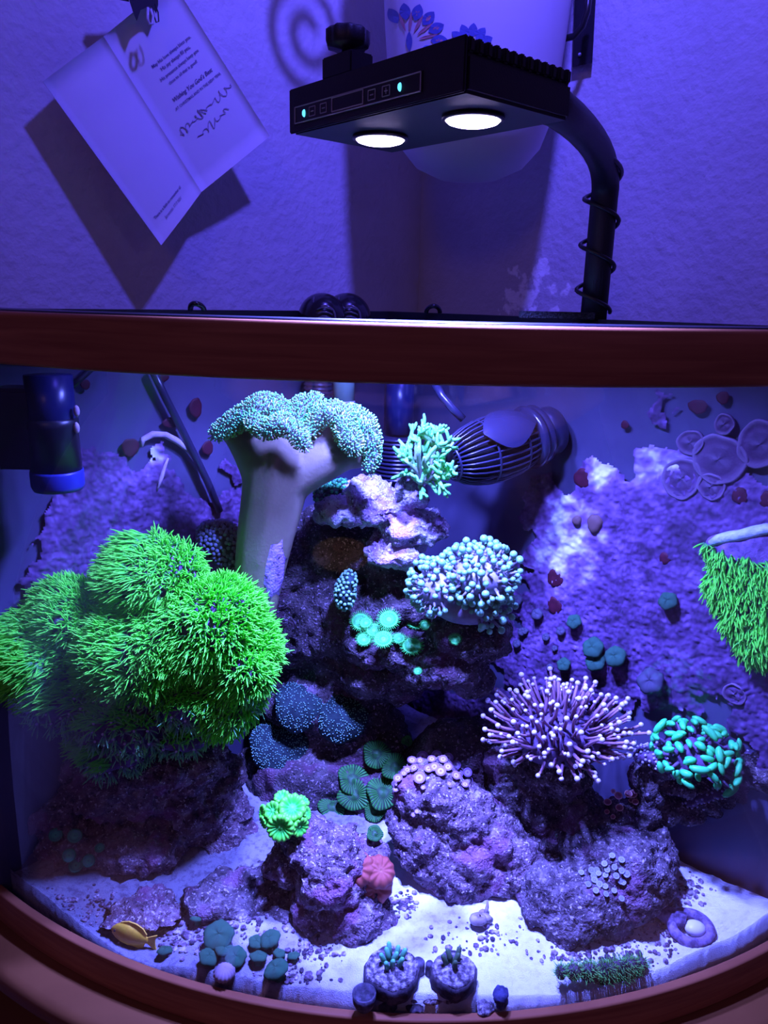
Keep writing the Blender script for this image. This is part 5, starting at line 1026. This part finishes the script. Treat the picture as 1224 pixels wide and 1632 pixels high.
# gravel
ic1 = ico(1); gv, gf, cnt = [], [], 0
MT['gravel'] = mat('violet_rubble_grains', (0.210, 0.154, 0.210), .8, .3, ramp=[(.42, (0.049, 0.035, 0.049)), (.52, (0.210, 0.140, 0.182)), (.62, (0.518, 0.462, 0.462))], nscale=110)
spots_ = [(90, 1440, 45, 20), (170, 1450, 60, 25), (250, 1480, 50, 25), (300, 1500, 40, 20), (350, 1480, 60, 30), (430, 1580, 50, 14), (500, 1520, 40, 16), (460, 1560, 60, 14), (930, 1530, 60, 14), (1000, 1520, 50, 25), (1060, 1480, 30, 40), (1090, 1420, 30, 25), (600, 1590, 90, 10), (690, 1595, 60, 8), (640, 1440, 20, 14), (760, 1500, 90, 30), (400, 1480, 90, 40)]
for k in range(1500):
    cx, cy, sx, sy = spots_[k % len(spots_)]; q = sand_hit(cx+random.gauss(0, sx*.6), cy+random.gauss(0, sy*.6))
    if q.y < tank_front(q.x)+.004 or q.y > tank_back(q.x)-.01: continue
    r_ = random.choice((.0008, .001, .0013, .0018, .0026)); v = ic1[0]*np.array([r_*random.uniform(.8, 1.5), r_*random.uniform(.8, 1.4), r_*random.uniform(.6, 1)]); gv.append(v+np.array(q)+np.array([0, 0, r_*.4])); gf += [[i+cnt for i in t_] for t_ in ic1[1]]; cnt += len(v)
solo('gravel', (np.concatenate(gv), gf), MT['gravel'], 'violet and white rubble grains strewn over the sand', 'gravel', kind='stuff', smooth=False)

# ------------------------------------------------------------------ the fish
MT['fish'] = mat('yellow_fish_skin', (.95, .60, .03), .45, .35, ramp=[(.35, (.85, .50, .03)), (.65, (1.0, .70, .05))], nscale=160); MT['fin'] = mat('yellow_fin', (.95, .62, .05), .5, .3, ramp=[(.3, (.85, .5, .04)), (.7, (1.0, .72, .08))], nscale=300)
MT['fisheye'] = mat('black_eye', (.01, .01, .012), .15, .6)
hd_, tl = P(177, 1480, .5795), P(250, 1503, .5695); fx_ = (hd_-tl); FL = fx_.length; fx_.normalize(); fz = (UPZ-fx_*UPZ.dot(fx_)).normalized(); fy = fz.cross(fx_)
fish = thing('yellow_fish', 'yellow oval fish resting low beside the bowed glass', 'fish', tuple((hd_+tl)/2-fz*.012))
prof_f = [(0, .02, -.01), (.04, .085, .0), (.12, .165, .0), (.25, .235, .01), (.40, .25, .0), (.55, .205, -.005), (.68, .135, -.01), (.76, .085, -.01), (.82, .07, -.01)]
V = []; f = []; sg = 20
for s, h_, oz in prof_f:
    for j in range(sg): a = 2*math.pi*j/sg; V.append(tuple(hd_-fx_*s*FL+fy*math.cos(a)*h_*.42*FL+fz*(math.sin(a)*h_+oz)*FL))
for k in range(len(prof_f)-1):
    for j in range(sg): f.append([k*sg+j, k*sg+(j+1) % sg, (k+1)*sg+(j+1) % sg, (k+1)*sg+j])
f += [list(range(sg))[::-1], [(len(prof_f)-1)*sg+j for j in range(sg)]]; part('body', (V, f), MT['fish'], fish)
def fin(name, pts, th_=.0006, yo=0.0):
    a = [hd_-fx_*x*FL+fz*z*FL+fy*(yo*FL+th_) for x, z in pts]; b = [q-fy*2*th_ for q in a]; n = len(a); part(name, (np.array([tuple(q) for q in a+b]), [list(range(n)), list(range(n, 2*n))[::-1]]+[[i, n+i, n+(i+1) % n, (i+1) % n] for i in range(n)]), MT['fin'], fish, False)
fin('dorsal_fin', [(.18, .16), (.22, .25), (.38, .32), (.55, .31), (.70, .24), (.78, .12), (.74, .06), (.5, .14), (.3, .20)]); fin('anal_fin', [(.40, -.20), (.46, -.30), (.60, -.29), (.72, -.20), (.76, -.08), (.60, -.12)])
fin('tail_fin', [(.78, .05), (.88, .12), (1.0, .19), (.96, .05), (.97, -.08), (1.02, -.22), (.88, -.13), (.78, -.07)]); fin('pectoral_fin', [(.24, -.04), (.30, .02), (.42, -.02), (.44, -.10), (.34, -.12)], .0005, -.115); fin('pelvic_fin', [(.26, -.20), (.30, -.21), (.40, -.32), (.33, -.34)])
for s_ in (-1, 1): part('eye', ell(hd_-fx_*.115*FL+fz*.05*FL+fy*s_*.058*FL, (.0013, .0013, .0013)), MT['fisheye'], fish)
